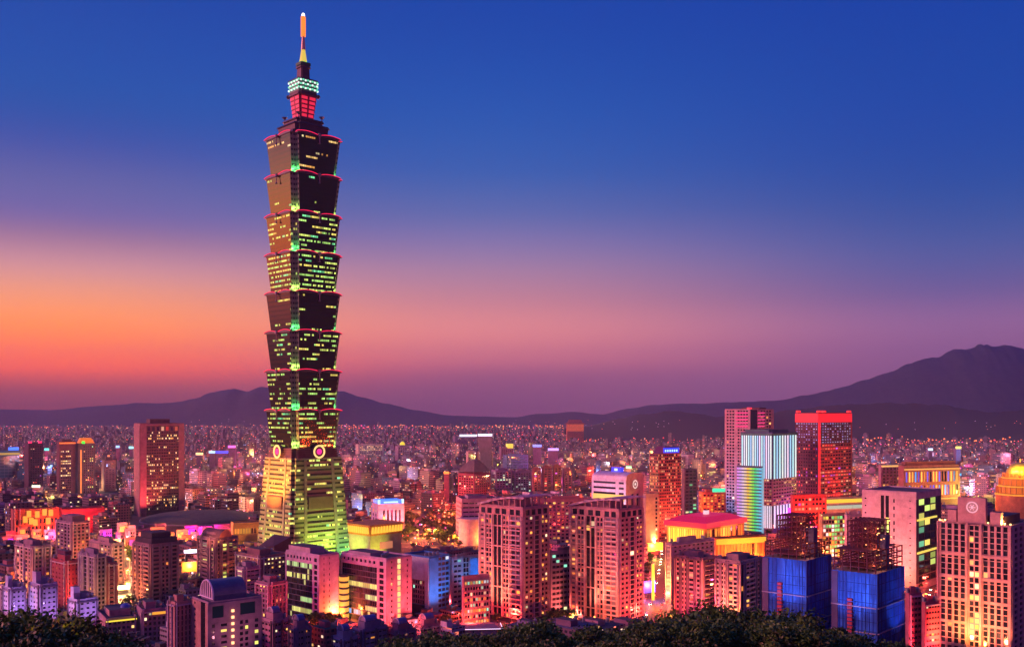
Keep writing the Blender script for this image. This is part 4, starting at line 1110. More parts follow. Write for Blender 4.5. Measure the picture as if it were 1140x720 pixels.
def site(l, c, r, topnet, topframe, Y, label, lift_px):
    B = Bld('construction_tower', label, l, c, r, topnet, Y, 48, 'construction site', 'building sites wrapped in blue netting', 690)
    B.core(0, 1)
    B.strip('L', .0, .14, 0, B.h - .5, 2, .02, .5); B.strip('L', .30, .34, 0, B.h, 3, .02, .35)
    B.strip('R', .0, .06, 0, B.h, 3, .02, .5)
    for z in (B.h * .55, B.h * .22): B.strip('L', 0, 1, z, z + .5, 4, .5, 1.4); B.strip('R', 0, 1, z, z + .5, 4, .5, 1.4)
    for f in ('L', 'R'):
        Wd = B.faces[f][3]; n_ = int(Wd / 2.2)
        for k in range(1, n_):
            if f == 'L' and (.36 < k / n_ < .5 or k / n_ < .15): continue
            u = k / n_; B.strip(f, u, u + .25 / Wd, 0, B.h, 5 if k % 3 else 3, .02, .22 + .2 * R.random())
        for k in range(1, int(B.h / 5.7)): B.strip(f, 0, 1, k * 5.7, k * 5.7 + .22, 3, .02, .45)
    B.done([WRAP_, CONC, W((.10, .08, .18), .8), W((.01, .05, .28), .8), W((.4, .35, .5), .6), W((.01, .10, .62), .6)], name='netting', parapet=False)
    # hoist mast
    m = MB(); o, du, n, Wd, rot = B.faces['L']
    for k in range(int(B.h * .72 / 2.4)): m.obox(o, du, n, .38 * Wd, .38 * Wd + 3, k * 2.4, k * 2.4 + 1.6, .6, 2.2)
    m.build('hoist_mast', W((.42, .05, .08), .7), B.root)
    # naked steel frame above
    f = MB(); zt = H(topframe, Y); nx, ny = 6, 6; w, d = B.w / 2 - 1.2, B.d / 2 - 1.2; st = 3.4; nfl = int((zt - B.h) / st)
    for k in range(nfl):
        sh = 1 if k < nfl - 5 else .62
        z = B.h + k * st
        for i in range(nx):
            x = (-w + 2 * w * i / (nx - 1)) * sh
            for j in range(ny):
                y = (-d + 2 * d * j / (ny - 1)) * sh
                f.box(x - .3, x + .3, y - .3, y + .3, z, z + st - .35)
        for i in range(nx):
            x = (-w + 2 * w * i / (nx - 1)) * sh; f.box(x - .22, x + .22, -d * sh - .5, d * sh + .5, z + st - .7, z + st - .25, bottom=True)
        for j in range(ny):
            y = (-d + 2 * d * j / (ny - 1)) * sh; f.box(-w * sh - .5, w * sh + .5, y - .25, y + .25, z + st - .68, z + st - .2, bottom=True)
        if k % 3 == 0: f.box(-w * sh, w * sh, -d * sh * .7, d * sh, z + st - .3, z + st - .12, bottom=True)
    f.build('steel_frame', RUST, B.root)
    for k in (1, 4, 7):
        ld = bpy.data.lights.new('work_light_glow', 'POINT'); ld.energy = 2200; ld.color = (1, .3, .12); ld.shadow_soft_size = .6
        lo = bpy.data.objects.new('work_light_glow', ld); col.objects.link(lo); lo.parent = B.root; lo.location = (-B.w * .25, -B.d * .3, B.h + k * st + 1.2)
    c_ = MB(); c_.box(-2.5, 3, -B.d * .42, -B.d * .1, B.h, B.h + nfl * st * .7); c_.build('lift_core', W((.08, .07, .2), .8), B.root)
    b = MB()
    for k in range(nfl):
        for q in range(5): xx = R.uniform(-w, w) * .8; yy = -d * R.uniform(.1, .9); b.box(xx - .3, xx + .3, yy - .3, yy + .3, B.h + k * st + 2.2, B.h + k * st + 2.7, bottom=True)
    b.build('work_lights', E((1, .45, .15), 3), B.root)
    return B
s1 = site(849, 897, 926, 624, 573, 628, 'left blue wrapped building site with rusty steel frame on top, beside the salmon block', .5)
s2 = site(926, 976, 1007, 639, 582, 600, 'right blue wrapped building site with rusty steel frame on top, beside the beige hall', .5)
wash(s1, 'L', .6, 30, 26, (.25, .4, 1), .3e5, 38); wash(s2, 'L', .5, 30, 26, (.25, .4, 1), .3e5, 36); wash(s2, 'R', .7, 10, 26, (.2, .3, 1), .3e5, 26)

# beige hall block
B = Bld('convention_block', 'large beige block with a dark glass atrium cut into its side', 960, 1020, 1047, 549, 800, 48, 'building', None, 650)
B.core(0, 1)
B.lattice('L', 4, B.h - 3, 6.2, [(.03, .10, 1, .5, .4, .55, 0), (.34, .52, 2, .7, .0, 1, .25), (.58, .62, 1, .6, .1, .6, 0), (.86, .93, 1, .5, .4, .5, 0)], .5, 0, pal=PAL_YG)
B.strip('L', 0, 1, B.h - 3, B.h, 0, 0, .5)
B.lattice('R', 6, B.h - 5, 5.6, [(.08, .78, 3, .96, .12, .95, .2)], .5, 2, pal=PAL_YG, es=.8)
B.strip('R', 0, 1.0, B.h - 5, B.h, 0, 0, .5); B.strip('R', 0, .8, 30, 31.5, 3, .55, 1.4); B.strip('R', 0, .8, B.hz(580), B.hz(578), 3, .55, 1.2)
B.done([W((.50, .38, .40), .8), ROOF, DARKW, E((1, .75, .12), 1.0)])
wash(B, 'L', .5, 3, 36, (1, .25, .2), 2.2e5, 30)
b_ = B
# neon roofed low shop hall and its green lit glass neighbour behind the sites
B = Bld('low_hall', 'low hall with a bright yellow roof edge at the foot of the red topped tower', 915, 918, 962, 555, 1120, 20, 'hall', None, 566)
B.core(0, 1); B.strip('R', 0, 1, B.h - 5, B.h - 1, 2, .1, 1.2); B.strip('R', 0, 1, B.h - 12, B.h - 8, 3, .1, 1.2); B.done([W((.4, .3, .3), .7), ROOF, E((1, .72, .06), .9), E((.6, .9, .7), .5)])
B = Bld('low_hall', 'red lit low hall behind the left building site', 880, 883, 920, 552, 1090, 20, 'hall', None, 570)
B.core(0, 1); B.lattice('R', 4, B.h - 2, 5, [(.03, .97, 9, .7, .3, .8)], .4, 0, lit=.4, pal=PAL_RED); B.done([W((.5, .07, .07), .7), ROOF_RUST]); wash(B, 'R', .5, 3, 25, (1, .05, .04), 2.5e5, 30)
B = Bld('glass_building', 'green and yellow lit glass building between the two building sites', 912, 915, 942, 573, 960, 20, 'glass building', None, 600)
B.core(0, 1); B.lattice('R', 4, B.h - 1, 4, [(.04, .96, 8, .85, .15, .85)], .4, 0, lit=.7, pal=[((.2, .9, .25), 3), ((.9, .85, .1), 2), ((.9, 1, .9), 1)], es=.8); B.done([W((.3, .28, .2), .7), ROOF])
B = slab('office_block', 'pale block with two dark windows left of the beige hall block', 940, 943, 962, 574, 900, 30, W((.5, .38, .42), .8), None, [(.1, .9, 3, .6)], vis=600, cat='building')

# gridded tower at the right edge
B = Bld('apartment_tower', 'salmon gridded tower with floodlit roof wings and round roof emblem', 1044, 1126, 1150, 587, 562, 48, 'apartment tower', None, 720)
B.core(2, 1)
h = B.h
B.lattice('L', 2, h, 3.3, [(.035, .40, 4, .66, .12, 1, .03), (.44, .58, 2, .8, .1, .9, .3), (.62, .97, 4, .66, .12, 1, .03)], .8, 0, pal=PAL_GOLD)
B.lattice('R', 2, h, 3.3, [(.04, .96, 4, .6, .2, .85, .06)], .7, 0)
for k in range(5):
    z = 8 + k * 13.2; B.strip('L', 0, .42, z, z + 1.6, 0, .81, 1.2); B.strip('L', .61, 1, z, z + 1.6, 0, .81, 1.2)
for u in (.0, .41, .6, .985): B.strip('L', u, u + .018, 2, h + 1, 0, .81, 1.7)
B.done([W((.52, .32, .30), .8), ROOF, DARKW])
B.roofbox('crown_wall', -.5, -.42, -.16, .22, B.hz(556) - h, W((.5, .3, .28), .8))
B.roofbox('crown_post', -.5, -.4, .24, .36, 8, W((.5, .3, .28), .8)); B.roofbox('crown_post', -.5, -.4, -.36, -.22, 8, W((.5, .3, .28), .8))
B.roofbox('crown_post', -.2, -.1, -.16, .22, 9, W((.4, .25, .25), .8)); B.roofbox('roof_house', -.3, .4, -.35, .35, 5, BROWN)
b = MB(); n = 24; zc = B.hz(567); xx = -B.w * .5 - .25
for r0, r1 in ((2.6, 3.3), (0, .9)):
    for i in range(n):
        a0_, a1_ = 2 * math.pi * i / n, 2 * math.pi * (i + 1) / n
        b.quad([(xx, B.d * .02 - r * math.cos(a), zc + r * math.sin(a)) for r, a in ((r0, a0_), (r1, a0_), (r1, a1_), (r0, a1_))])
for k in range(6): a = k * 1.0472; b.bar((xx - .05, B.d * .02 - 1.2 * math.cos(a), zc + 1.2 * math.sin(a)), (xx - .05, B.d * .02 - 1.75 * math.cos(a), zc + 1.75 * math.sin(a)), .38, n=6)
b.build('emblem', E((1, .5, .6), .9), B.root)
b = MB()
for k in range(14):
    y = -B.d * .48 + B.d * .96 * k / 13; b.box(-B.w * .5 + .8, -B.w * .5 + 1.4, y - .4, y + .4, h + 1.2, h + 2.0, bottom=True)
b.build('roof_lights', E((1, .6, .2), 4), B.root)
c_, s_ = math.cos(B.ph), math.sin(B.ph)
for k, yy in enumerate((-.4, -.25, .28, .42)):
    ld = bpy.data.lights.new('roof_glow', 'POINT'); ld.energy = 16000; ld.color = (1, .4, .08); ld.shadow_soft_size = .6
    lo = bpy.data.objects.new('roof_glow', ld); col.objects.link(lo); lo.parent = B.root; lo.location = (-B.w * .5 + 2.2, yy * B.d, h + 2)
wash(B, 'L', .25, 8, 30, (1, .24, .08), 1.8e5, 34); wash(B, 'L', .75, 8, 30, (1, .24, .08), 1.8e5, 34); wash(B, 'L', .52, 8, 16, (1, .3, .05), .7e5, 20)
# small blocks at its foot
B = slab('apartment_block', 'small red lit block with pink bands beside the right building site', 1008, 1012, 1026, 662, 575, 25, W((.4, .12, .16), .8), None, [(.05, .95, 3, .8, .3, .8)], vis=720)
wash(B, 'R', .5, 2, 18, (1, .05, .08), 1e5, 12)
B = slab('apartment_block', 'red lit ribbed block at the left foot of the gridded tower', 1026, 1030, 1046, 672, 570, 25, W((.45, .10, .12), .8), None, [(.02, .98, 5, .8, .35, .75)], vis=720)
wash(B, 'R', .5, 2, 18, (1, .07, .06), 1.4e5, 12)

# the department store with the lit colonnade and the gold domed building
B = Bld('department_store', 'long store with an orange lit colonnade and blue lit windows', 1000, 1006, 1068, 519, 1330, 20, 'department store', None, 550)
B.core(0, 1); h = B.h
B.lattice('R', 30, h - 5, (h - 35) / 2, [(.02, .98, 18, .6, .1, .85, .8)], .8, 0, pal=[((1, .45, .08), 5), ((.2, .15, 1), 2), ((.1, .4, 1), 1)], es=1.1)
B.strip('R', 0, 1, h - 5, h - 3.4, 2, .8, 1.5); B.strip('R', 0, 1, 26, 27.5, 2, .8, 1.5)
B.done([W((.42, .22, .16), .7), ROOF, E((1, .5, .12), 1.0)]); B.roofbox('roof_storey', -.45, .45, -.3, .4, 6, W((.4, .2, .1), .7))
wash(B, 'R', .3, 20, 30, (1, .24, .05), .8e5, 50); wash(B, 'R', .8, 20, 30, (1, .22, .05), .8e5, 50)
B = Bld('shop_block', 'gray block with a row of orange roof lamps left of the colonnaded store', 978, 981, 1003, 518, 1380, 20, 'building', None, 545)
B.core(0, 1); B.strip('R', 0, 1, B.h - 2, B.h, 2, .1, 1); B.lattice('R', 4, B.h - 3, 4.5, [(.05, .95, 5, .6)], .4, 0, lit=.1); B.done([MAUVE, ROOF, E((1, .5, .15), 1.2)])
p = (X(1136, 1230), 1230)
gd = tag(empty('domed_building', (p[0], p[1], 0), .2), 'round tiered building glowing orange under a golden dome', 'domed building'); BLOCK.append((p[0], p[1], 34)); VIS.append((1108, 1142, 1230, 556))
b = MB(); b.cyl(0, 0, 28, 0, H(550, 1230), n=28); b.build('wall', W((.5, .2, .08), .7), gd)
z = H(550, 1230)
for (r0, py0, py1) in ((27, 549, 541), (24, 540, 532), (20, 531, 526)):
    b = MB(); b.cyl(0, 0, r0 - 2, H(py0, 1230), H(py1, 1230), n=28)
    for k in range(26): a = k * 2 * math.pi / 26; b.cyl(r0 * math.cos(a), r0 * math.sin(a), .6, H(py0, 1230), H(py1, 1230), n=6)
    t_ = b.build('colonnade', W((.55, .2, .06), .7), gd)
    b = MB(); b.cyl(0, 0, r0 + 1.5, H(py0, 1230) - 1.4, H(py0, 1230), n=28, bottom=True); b.build('glowing_cornice', E((1, .40, .03), 1.0), gd)
    b = MB(); b.cyl(0, 0, r0 - 1.9, H(py0, 1230) + 1.2, H(py1, 1230) - 1.2, n=28); b.build('lit_window_ring', E((1, .22, .02), .6), gd)
b = MB(); b.dome(0, 0, H(526, 1230), 16, 16, 13, n=24, k=6); b.build('dome', W((.85, .62, .08), .35, .6), gd, smooth=True)
b = MB(); b.cyl(0, 0, 1, H(526, 1230) + 12.5, H(526, 1230) + 18, .2, n=8); b.build('finial', W((.85, .62, .08), .35, .6), gd)
for k in range(5):
    a = -2.6 + k * .5
    ld = bpy.data.lights.new('dome_glow', 'POINT'); ld.energy = 36000; ld.color = (1, .55, .05); ld.shadow_soft_size = .8
    lo = bpy.data.objects.new('dome_glow', ld); col.objects.link(lo); lo.parent = gd; lo.location = (23 * math.cos(a), 23 * math.sin(a), H(526, 1230) + 5)

# ---- left half
B = Bld('office_tower', 'tall dark brown tower with a pale frame and rows of golden windows', 149.5, 156, 205, 472, 1368, 14, 'office tower', None, 572)
B.core(2, 1)
B.lattice('R', 8, B.h - 10, 4.05, [(.14, .87, 19, .66, .3, .8)], .8, 3, lit=.26, pal=PAL_GOLD, es=1.3)
B.strip('R', 0, .14, 0, B.h, 0, 0, 1.5); B.strip('R', .87, 1, 0, B.h, 0, 0, 1.5); B.strip('R', .14, .87, B.h - 2, B.h, 0, 0, 1.5)
B.lattice('R', B.h - 9.9, B.h - 2, 7.9, [(.14, .87, 7, .6, .1, .8, .4)], .8, 3, pal=PAL_RED, es=.5)
B.strip('L', 0, 1, 0, B.h, 0, 0, .6)
B.done([W((.30, .15, .17), .8), ROOF, DARKW, W((.13, .07, .07), .7)]); B.roofbox('plant_room', -.25, .2, -.3, .3, 7, BROWN)
wash(B, 'R', .08, 4, 40, (1, .1, .1), 4e5, 50)
B = Bld('office_tower', 'left shaft of the pair with an orange roof line', 63, 66, 84, 492, 1690, 15, 'office tower', None, 548)
B.core(0, 1); B.lattice('R', 5, B.h - 14, 4, [(.08, .72, 6, .7, .3, .75)], .4, 0, lit=.42, pal=PAL_GOLD); B.strip('R', 0, 1, B.h - 3, B.h - .5, 2, .1, 1.2)
B.done([W((.16, .06, .07), .8), ROOF, E((1, .18, .03), 1.2)]); B.roofbox('plant_room', -.3, .3, -.3, .3, 5, BROWN)
B = Bld('office_tower', 'right shaft of the pair with a glowing orange crown and green lamp', 84, 87, 106, 494, 1700, 15, 'office tower', None, 548)
B.core(0, 1); B.lattice('R', 5, B.h - 3, 4, [(.3, .9, 5, .5, .3, .75)], .4, 0, lit=.15, pal=PAL_YG); B.strip('R', .12, .2, 5, B.h - 10, 2, .5, 1.3)
B.done([W((.12, .07, .07), .8), ROOF, E((1, .30, .05), 1.0)])
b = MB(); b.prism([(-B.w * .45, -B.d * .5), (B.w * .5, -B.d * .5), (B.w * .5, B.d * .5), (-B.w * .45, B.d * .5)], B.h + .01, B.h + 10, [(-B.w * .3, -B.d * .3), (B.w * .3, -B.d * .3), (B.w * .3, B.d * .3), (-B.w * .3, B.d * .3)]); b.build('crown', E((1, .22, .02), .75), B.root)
b = MB(); b.cyl(-B.w * .2, -B.d * .52, 2.5, B.h + .5, B.h + 4.5, 2.5, n=10, bottom=True); b.build('green_lamp', E((.03, 1, .05), 1.5), B.root)
B = Bld('office_tower', 'slender beige tower with a small round roof lamp right of the orange crowned pair', 113, 116, 129, 513, 1800, 20, 'office tower', None, 548)
B.core(0, 1); B.lattice('R', 5, B.h - 3, 4, [(.1, .9, 3, .3, .3, .7)], .3, 0, lit=.02); B.done([W((.42, .22, .18), .8), ROOF]); B.roofbox('plant_room', -.3, .3, -.2, .2, 7, BROWN); B.roofbox('roof_lamp', -.08, .08, -.1, .1, 3, E((1, .3, .1), 1.2), z=B.h + 7.1)
B = Bld('office_tower', 'dark tower with two red roof lamps near the left edge', 27, 32, 48, 494, 1760, 20, 'office tower', None, 540)
B.core(0, 1); B.lattice('R', 5, B.h - 3, 4, [(.1, .9, 5, .5, .3, .7)], .3, 0, lit=.06, pal=PAL_RED); B.done([W((.09, .04, .06), .8), ROOF])
for x in (-.35, .35): B.roofbox('aviation_light', x - .1, x + .1, -.4, -.2, 4.5, E((1, .03, .15), 1.3))
B = Bld('low_building', 'wide low teal glass building with a blue rooftop sign at the left edge', -12, -8, 22, 502, 2000, 12, 'building', None, 530)
B.core(0, 1); B.strip('R', 0, 1, B.h - 8, B.h - 4, 2, .1, 1); B.lattice('R', 5, B.h - 10, 6, [(.02, .98, 7, .9, .1, .9, .0)], .3, 0, glass=(GLASS_T,)); B.done([W((.10, .14, .16), .7), ROOF, E((.9, .5, .05), .6)])
B.roofbox('sign', .1, .48, -.4, -.3, 7, E((.06, .2, 1), 1.6))

# the long red mall behind the left apartment blocks
B = Bld('shopping_mall', 'long red floodlit mall wall behind the left apartment blocks', 66, 69, 116, 567, 1170, 8, 'shopping mall', None, 590)
B.core(0, 1); B.strip('R', 0, 1, B.h - 9, B.h, 0, 0, 2.0); B.lattice('R', 4, B.h - 9.01, 9, [(.05, .95, 7, .4, .3, .8, .5)], .5, 0, pal=PAL_GOLD, es=.8); B.done([W((.55, .06, .08), .7), ROOF_RUST])
wash(B, 'R', .35, 3, 30, (1, .07, .06), 1.3e5, 24, 110); wash(B, 'R', .8, 3, 30, (1, .10, .05), 1.3e5, 24, 110)
B = Bld('shopping_mall', 'red orange mall with hanging golden lantern boxes left of the long red wall', 12, 15, 66, 568, 1150, 8, 'shopping mall', None, 600)
B.core(0, 1); B.lattice('R', 4, B.h - 10, 8, [(.03, .97, 11, .5, .2, .85, .25)], .5, 0, pal=[((1, .3, .05), 2), ((1, .5, .1), 1)], es=.7)
B.done([W((.5, .12, .08), .7), ROOF_RUST])
LN = E((1, .42, .05), 1.0)
for u, py in ((.28, 571), (.46, 572), (.62, 570), (.76, 571), (.33, 579), (.42, 581), (.70, 580), (.2, 577)):
    B.part('lantern', 'R', u, u + .085, B.hz(py + 5), B.hz(py - 2), LN, .6, 5)
for u in (.01, .12): B.part('fin', 'R', u, u + .025, 0, B.h + 2, W((.6, .35, .3), .7), .6, 3)
wash(B, 'R', .4, 3, 34, (1, .13, .04), 1e5, 24, 110); wash(B, 'R', .9, 3, 34, (1, .10, .05), 1e5, 24, 110)
for k, (l, r, top, cc, lb) in enumerate(((130, 142, 583, (1, .4, .08), 'orange'), (142, 151, 586, (.9, .05, .6), 'magenta'), (172, 185, 584, (1, .35, .06), 'pale orange'),
                                        (205, 220, 586, (.9, .03, .5), 'pink magenta'), (220, 236, 587, (.75, .03, .9), 'violet'), (238, 262, 585, (1, .08, .2), 'rose red'))):
    B = Bld('shop_block', lb + ' floodlit shop block on the boulevard under the arena roof', l, l + 1, r, top, 1130, 6, 'shop block', None, 600)
    B.core(0, 1); B.lattice('R', 3, B.h - 2, 6, [(.05, .95, 3, .7, .3, .8, .5)], .4, 0, pal=[(cc, 2), ((1, .5, .1), 1)], es=1.0)
    B.done([W((.45, .2, .2), .7), ROOF]); B.part('sign', 'R', .2, .75, B.h - 9, B.h - 3, E(cc, 1.2), .6, 1.4)
    wash(B, 'R', .5, 2, 22, cc, 1.2e5, 18, 100)
# the arena with the shallow dome
p = (X(214, 1230), 1262)
ar = tag(empty('arena', (p[0], p[1], 0), 0), 'arena with a broad shallow gray green dome right of the dark brown tower', 'arena'); BLOCK.append((p[0], p[1], 68)); VIS.append((152, 290, 1190, 583))
b = MB(); b.cyl(0, 0, 68, 0, H(585, 1190), n=48); b.build('wall', W((.30, .2, .24), .8), ar)
b = MB(); b.dome(0, 0, H(584, 1190), 72, 72, 9, n=48, k=7); b.build('dome_roof', W((.13, .14, .08), .9), ar, smooth=True)
b = MB(); b.cyl(0, 0, 73, H(584, 1190) - 1.5, H(584, 1190), n=48, bottom=True); b.build('roof_rim', W((.4, .3, .34), .7), ar)
B = Bld('podium', 'yellow lit lantern roofed podium building just left of the great tower foot', 257, 260, 292, 583, 1010, 10, 'podium', None, 602)
B.core(0, 1); B.lattice('R', 3, B.h - 1, B.h * .45, [(.02, .98, 10, .6, .3, .7, .8)], .5, 0, pal=[((1, .55, .08), 1), ((1, .35, .05), 1)], es=.6); B.done([W((.5, .32, .12), .7), ROOF]); wash(B, 'R', .5, 2, 24, (1, .3, .08), .4e5, 16)
B = Bld('podium', 'square podium with a glowing amber crown and green lit wall right of the great tower', 386, 412, 447, 598, 980, 48, 'podium', None, 615)
B.core(0, 1); B.done([W((.42, .45, .25), .7), ROOF])
b = MB(); w, d = B.w / 2, B.d / 2
b.prism([(-w, -d), (w, -d), (w, d), (-w, d)], B.h + 1.2, B.h + 12, [(-w - 2, -d - 2), (w + 2, -d - 2), (w + 2, d + 2), (-w - 2, d + 2)], bottom=True); cr = b.build('crown', W((.6, .25, .06), .7), B.root)
b = MB()
for f in ('L', 'R'):
    o, du, n, Wd, rot = B.faces[f]
    for k in range(11): u = (k + .5) / 11 * Wd; b.obox(o, du, n, u - 1.0, u + 1.0, B.h + 3.5, B.h + 10, .6, 2.4)
b.build('crown_lights', E((1, .55, .05), 1.1), cr)
wash(B, 'L', .5, 3, 22, (.6, .9, .08), .6e5, 16); wash(B, 'R', .2, 3, 20, (.9, .7, .08), .4e5, 12)
B.part('sign', 'R', .3, .7, B.h - 13, B.h - 6, E((.9, .3, .15), .6), .1, .6)
# white building with blue neon crown
B = Bld('office_block', 'white columned block with a blue neon roof ring', 414, 421, 450, 562, 1150, 24, 'office block', None, 588)
B.core(0, 1); B.lattice('R', 12, B.h - 5, B.h - 17, [(.14, .9, 5, .45, .03, .95, .0)], .6, 0); B.strip('R', 0, 1, 0, 11.9, 0, 0, .5); B.lattice('L', 12, B.h - 5, 5, [(.1, .9, 2, .4)], .5, 0)
B.done([W((.60, .42, .58), .7), ROOF])
b = MB(); w, d = B.w / 2 - 1.5, B.d / 2 - 1.5; b.box(-w, w, -d, d, B.h + 1, B.h + 5, bottom=True); b.build('neon_ring', E((.05, .2, 1), 1.5), B.root)
b = MB(); b.box(-w * .6, w * .6, -d - .4, -d, B.h + 2, B.h + 3.6, bottom=True)
for x in (-w, w): b.box(x - 1.2, x + 1.2, -d - 1, -d + 1, B.h + 1, B.h + 6, bottom=True)
b.build('lettering', E((.4, .85, 1), 1.5), B.root)
wash(B, 'R', .5, 4, 24, (1, .35, .5), 1.2e5, 30)

# dark wedge and brown slab in front of the great tower's left corner
B = Bld('plain_block', 'dark windowless wedge roofed block at the left foot of the great tower', 286, 305, 324, 613, 800, 48, 'building', None, 618)
B.core(0, 1); B.done([W((.07, .035, .06), .8), W((.08, .04, .06), .8)], parapet=False)
b = MB(); w, d = B.w / 2, B.d / 2; a = [(-w, -d), (w, -d), (w, d), (-w, d)]; zz = [4, 10, 10, .6]
tp = [(x, y, B.h + z) for (x, y), z in zip(a, zz)]; bt = [(x, y, B.h + .01) for x, y in a]
b.quad(tp)
for i in range(4): j = (i + 1) % 4; b.quad([bt[i], bt[j], tp[j], tp[i]])
b.build('wedge_roof', W((.07, .035, .06), .8), B.root)
B = slab('office_block', 'wide brown block with a row of small square lit windows under its roof', 262, 290, 320, 620, 730, 48, W((.30, .14, .15), .8), [(.05, .95, 6, .4, .3, .7)], [(.1, .9, 6, .55, .3, .7)], lit=.25, cat='office block', pal=PAL_GOLD)
B = slab('apartment_block', 'mauve ribbed block left of the white office wings', 285, 300, 320, 650, 655, 48, W((.26, .14, .20), .8), [(.05, .95, 4, .6)], [(.1, .9, 4, .5, .2, .9)], lit=.1)
B = slab('apartment_block', 'pale ribbed block behind the striped barrel roof', 263, 272, 290, 633, 700, 48, W((.34, .24, .32), .8), [(.1, .9, 1, .8, .35, .65)], [(.1, .9, 3, .9, .35, .65)], lit=.03)

# left residential cluster
B = slab('apartment_tower', 'dark crowned apartment tower with a stepped dark roof', 148, 168, 199, 607, 730, 48, W((.30, .15, .19), .8), [(.05, .25, 1, .6), (.33, .6, 2, .6, .2, .85), (.68, .95, 1, .7)], [(.05, .3, 1, .8), (.36, .64, 2, .6), (.72, .95, 1, .7)], lit=.07, balc=[('R', .05, .3), ('L', .68, .95)], cat='apartment tower')
b = MB(); w, d = B.w / 2, B.d / 2; b.box(-w * .9, w * .95, -d * .9, d * .9, B.h + .01, B.h + 4.5, 0, 0); b.box(-w * .7, w * .7, -d * .6, d * .6, B.h + 4.51, B.h + 8.5, 0, 0); b.build('stepped_roof', W((.05, .035, .06), .8), B.root)
wash(B, 'L', .5, 2, 22, (1, .3, .1), 1.2e5, 22)
B = slab('apartment_tower', 'apartment tower with an orange lit arched crown', 220, 240, 265, 600, 770, 48, W((.20, .13, .19), .8), [(.05, .2, 1, .6), (.28, .62, 1, .9, .1, .75, .15), (.75, .95, 1, .6)], [(.05, .2, 1, .5), (.27, .5, 1, .8, .2, .8, .3), (.55, .95, 2, .8, .2, .8, .1)], lit=.1, cat='apartment tower', pal=PAL_YG, balc=[('L', .28, .62), ('R', .56, .93)])
b = MB(); n = 12; w, d = B.w / 2, B.d / 2
pr = [(-w * .1 + w * .55 * -math.cos(math.pi * i / n), 6.5 * math.sin(math.pi * i / n)) for i in range(n + 1)]
for (x0, q0), (x1, q1) in zip(pr, pr[1:]): b.quad([(x0, -d, B.h + q0), (x1, -d, B.h + q1), (x1, d, B.h + q1), (x0, d, B.h + q0)], 1)
b.quad([(x, -d, B.h + q) for x, q in pr]); b.quad([(x, d, B.h + q) for x, q in pr][::-1])
b.build('arched_crown', [W((.5, .2, .12), .7), W((.1, .06, .08), .8)], B.root)
spot(*[B.cx - 2, B.cy - 46, 56], B.cx, B.cy - 16, B.h + 2, (1, .25, .08), 1.2e5, 30)
B = slab('apartment_block', 'stepped pink gray block topped with terraces before the red mall wall', 63, 80, 100, 582, 880, 48, W((.30, .20, .24), .8), [(.05, .95, 4, .6)], [(.05, .95, 4, .6)], lit=.12, vis=618, balc=[('L', .3, .6)])
b = MB(); b.box(-B.w * .35, B.w * .35, -B.d * .35, B.d * .35, B.h + .01, B.h + 6); b.build('terrace_storey', W((.22, .14, .18), .8), B.root)
B = slab('apartment_block', 'two tone block, salmon face with square windows and lilac side', 17, 37, 58, 609, 760, 48, W((.38, .22, .27), .8), [(.08, .5, 2, .6, .2, .85), (.56, .92, 2, .6, .2, .85)], [(.06, .45, 2, .7, .25, .8), (.6, .9, 1, .5)], lit=.07)
wash(B, 'L', .5, 2, 22, (1, .35, .15), 1e5, 30)
B = slab('apartment_block', 'red floodlit tiled block between the lilac sided block and ribbed tower', 57, 74, 88, 626, 720, 48, W((.42, .08, .09), .8), [(.08, .92, 4, .3, .3, .7)], [(.08, .92, 3, .3, .3, .7)], lit=.04)
wash(B, 'L', .6, 2, 14, (1, .05, .03), 1.2e5, 16); wash(B, 'R', .4, 2, 14, (1, .05, .03), .8e5, 16)
B.roofbox('dark_hut', -.1, .4, -.1, .4, 7, W((.15, .03, .08), .8))
B = slab('apartment_block', 'slim violet ribbed tower right of the red tiled block', 88, 107, 118, 619, 700, 48, W((.26, .18, .27), .8), [(.04, .2, 1, .5), (.3, .55, 1, .8, .1, .9), (.62, .95, 2, .6)], [(.1, .9, 2, .6)], lit=.08)
B = slab('apartment_block', 'mauve red block with dark balconies beside the bright lane', 112, 120, 131, 628, 705, 40, W((.38, .12, .17), .8), [(.1, .9, 1, .8, .3, .8)], [(.1, .6, 1, .9, .2, .7)], lit=.15, balc=[('R', .1, .55)])
B = slab('apartment_block', 'pale block with a grid of round headed windows behind the bright lane', 100, 125, 138, 606, 830, 48, W((.42, .26, .28), .8), [(.5, .95, 3, .7, .2, .8)], [(.1, .9, 2, .6)], lit=.2, vis=640)
# lilac stepped villas
def villa(l, c, r, top, Y, label):
    B = slab('lilac_block', label, l, c, r, top, Y, 48, W((.50, .40, .56), .75), [(.08, .92, 3, .5, .35, .75)], [(.08, .92, 3, .5, .35, .75)], lit=.05, vis=700, roofs=False, fh=3.2)
    B.roofbox('stair_tower', -.5, -.2, -.1, .25, 8.5, W((.52, .42, .58), .75)); B.roofbox('roof_storey', -.1, .35, 0, .45, 4, W((.45, .36, .52), .75)); B.tank(.3, -.3, r=1.1); B.tank(.1, -.3, r=.9)
    wash(B, 'L', .5, 20, 16, (.85, .5, 1), .10e5, 24); wash(B, 'R', .5, 14, 16, (.6, .35, 1), .12e5, 20)
    return B
villa(4, 12, 29, 656, 640, 'lilac stepped house block nearest the left edge')
villa(33, 45, 64, 652, 636, 'lilac stepped house block second from the left edge')
villa(76, 86, 109, 669, 630, 'low lilac house block below the ribbed tower')
B = slab('terrace_house', 'long low house with a yellow lit roof edge and round arch', 108, 118, 152, 690, 612, 30, W((.42, .24, .24), .8), None, [(.05, .95, 6, .6, .3, .8)], vis=720, roofs=False, pal=PAL_GOLD, lit=.2)
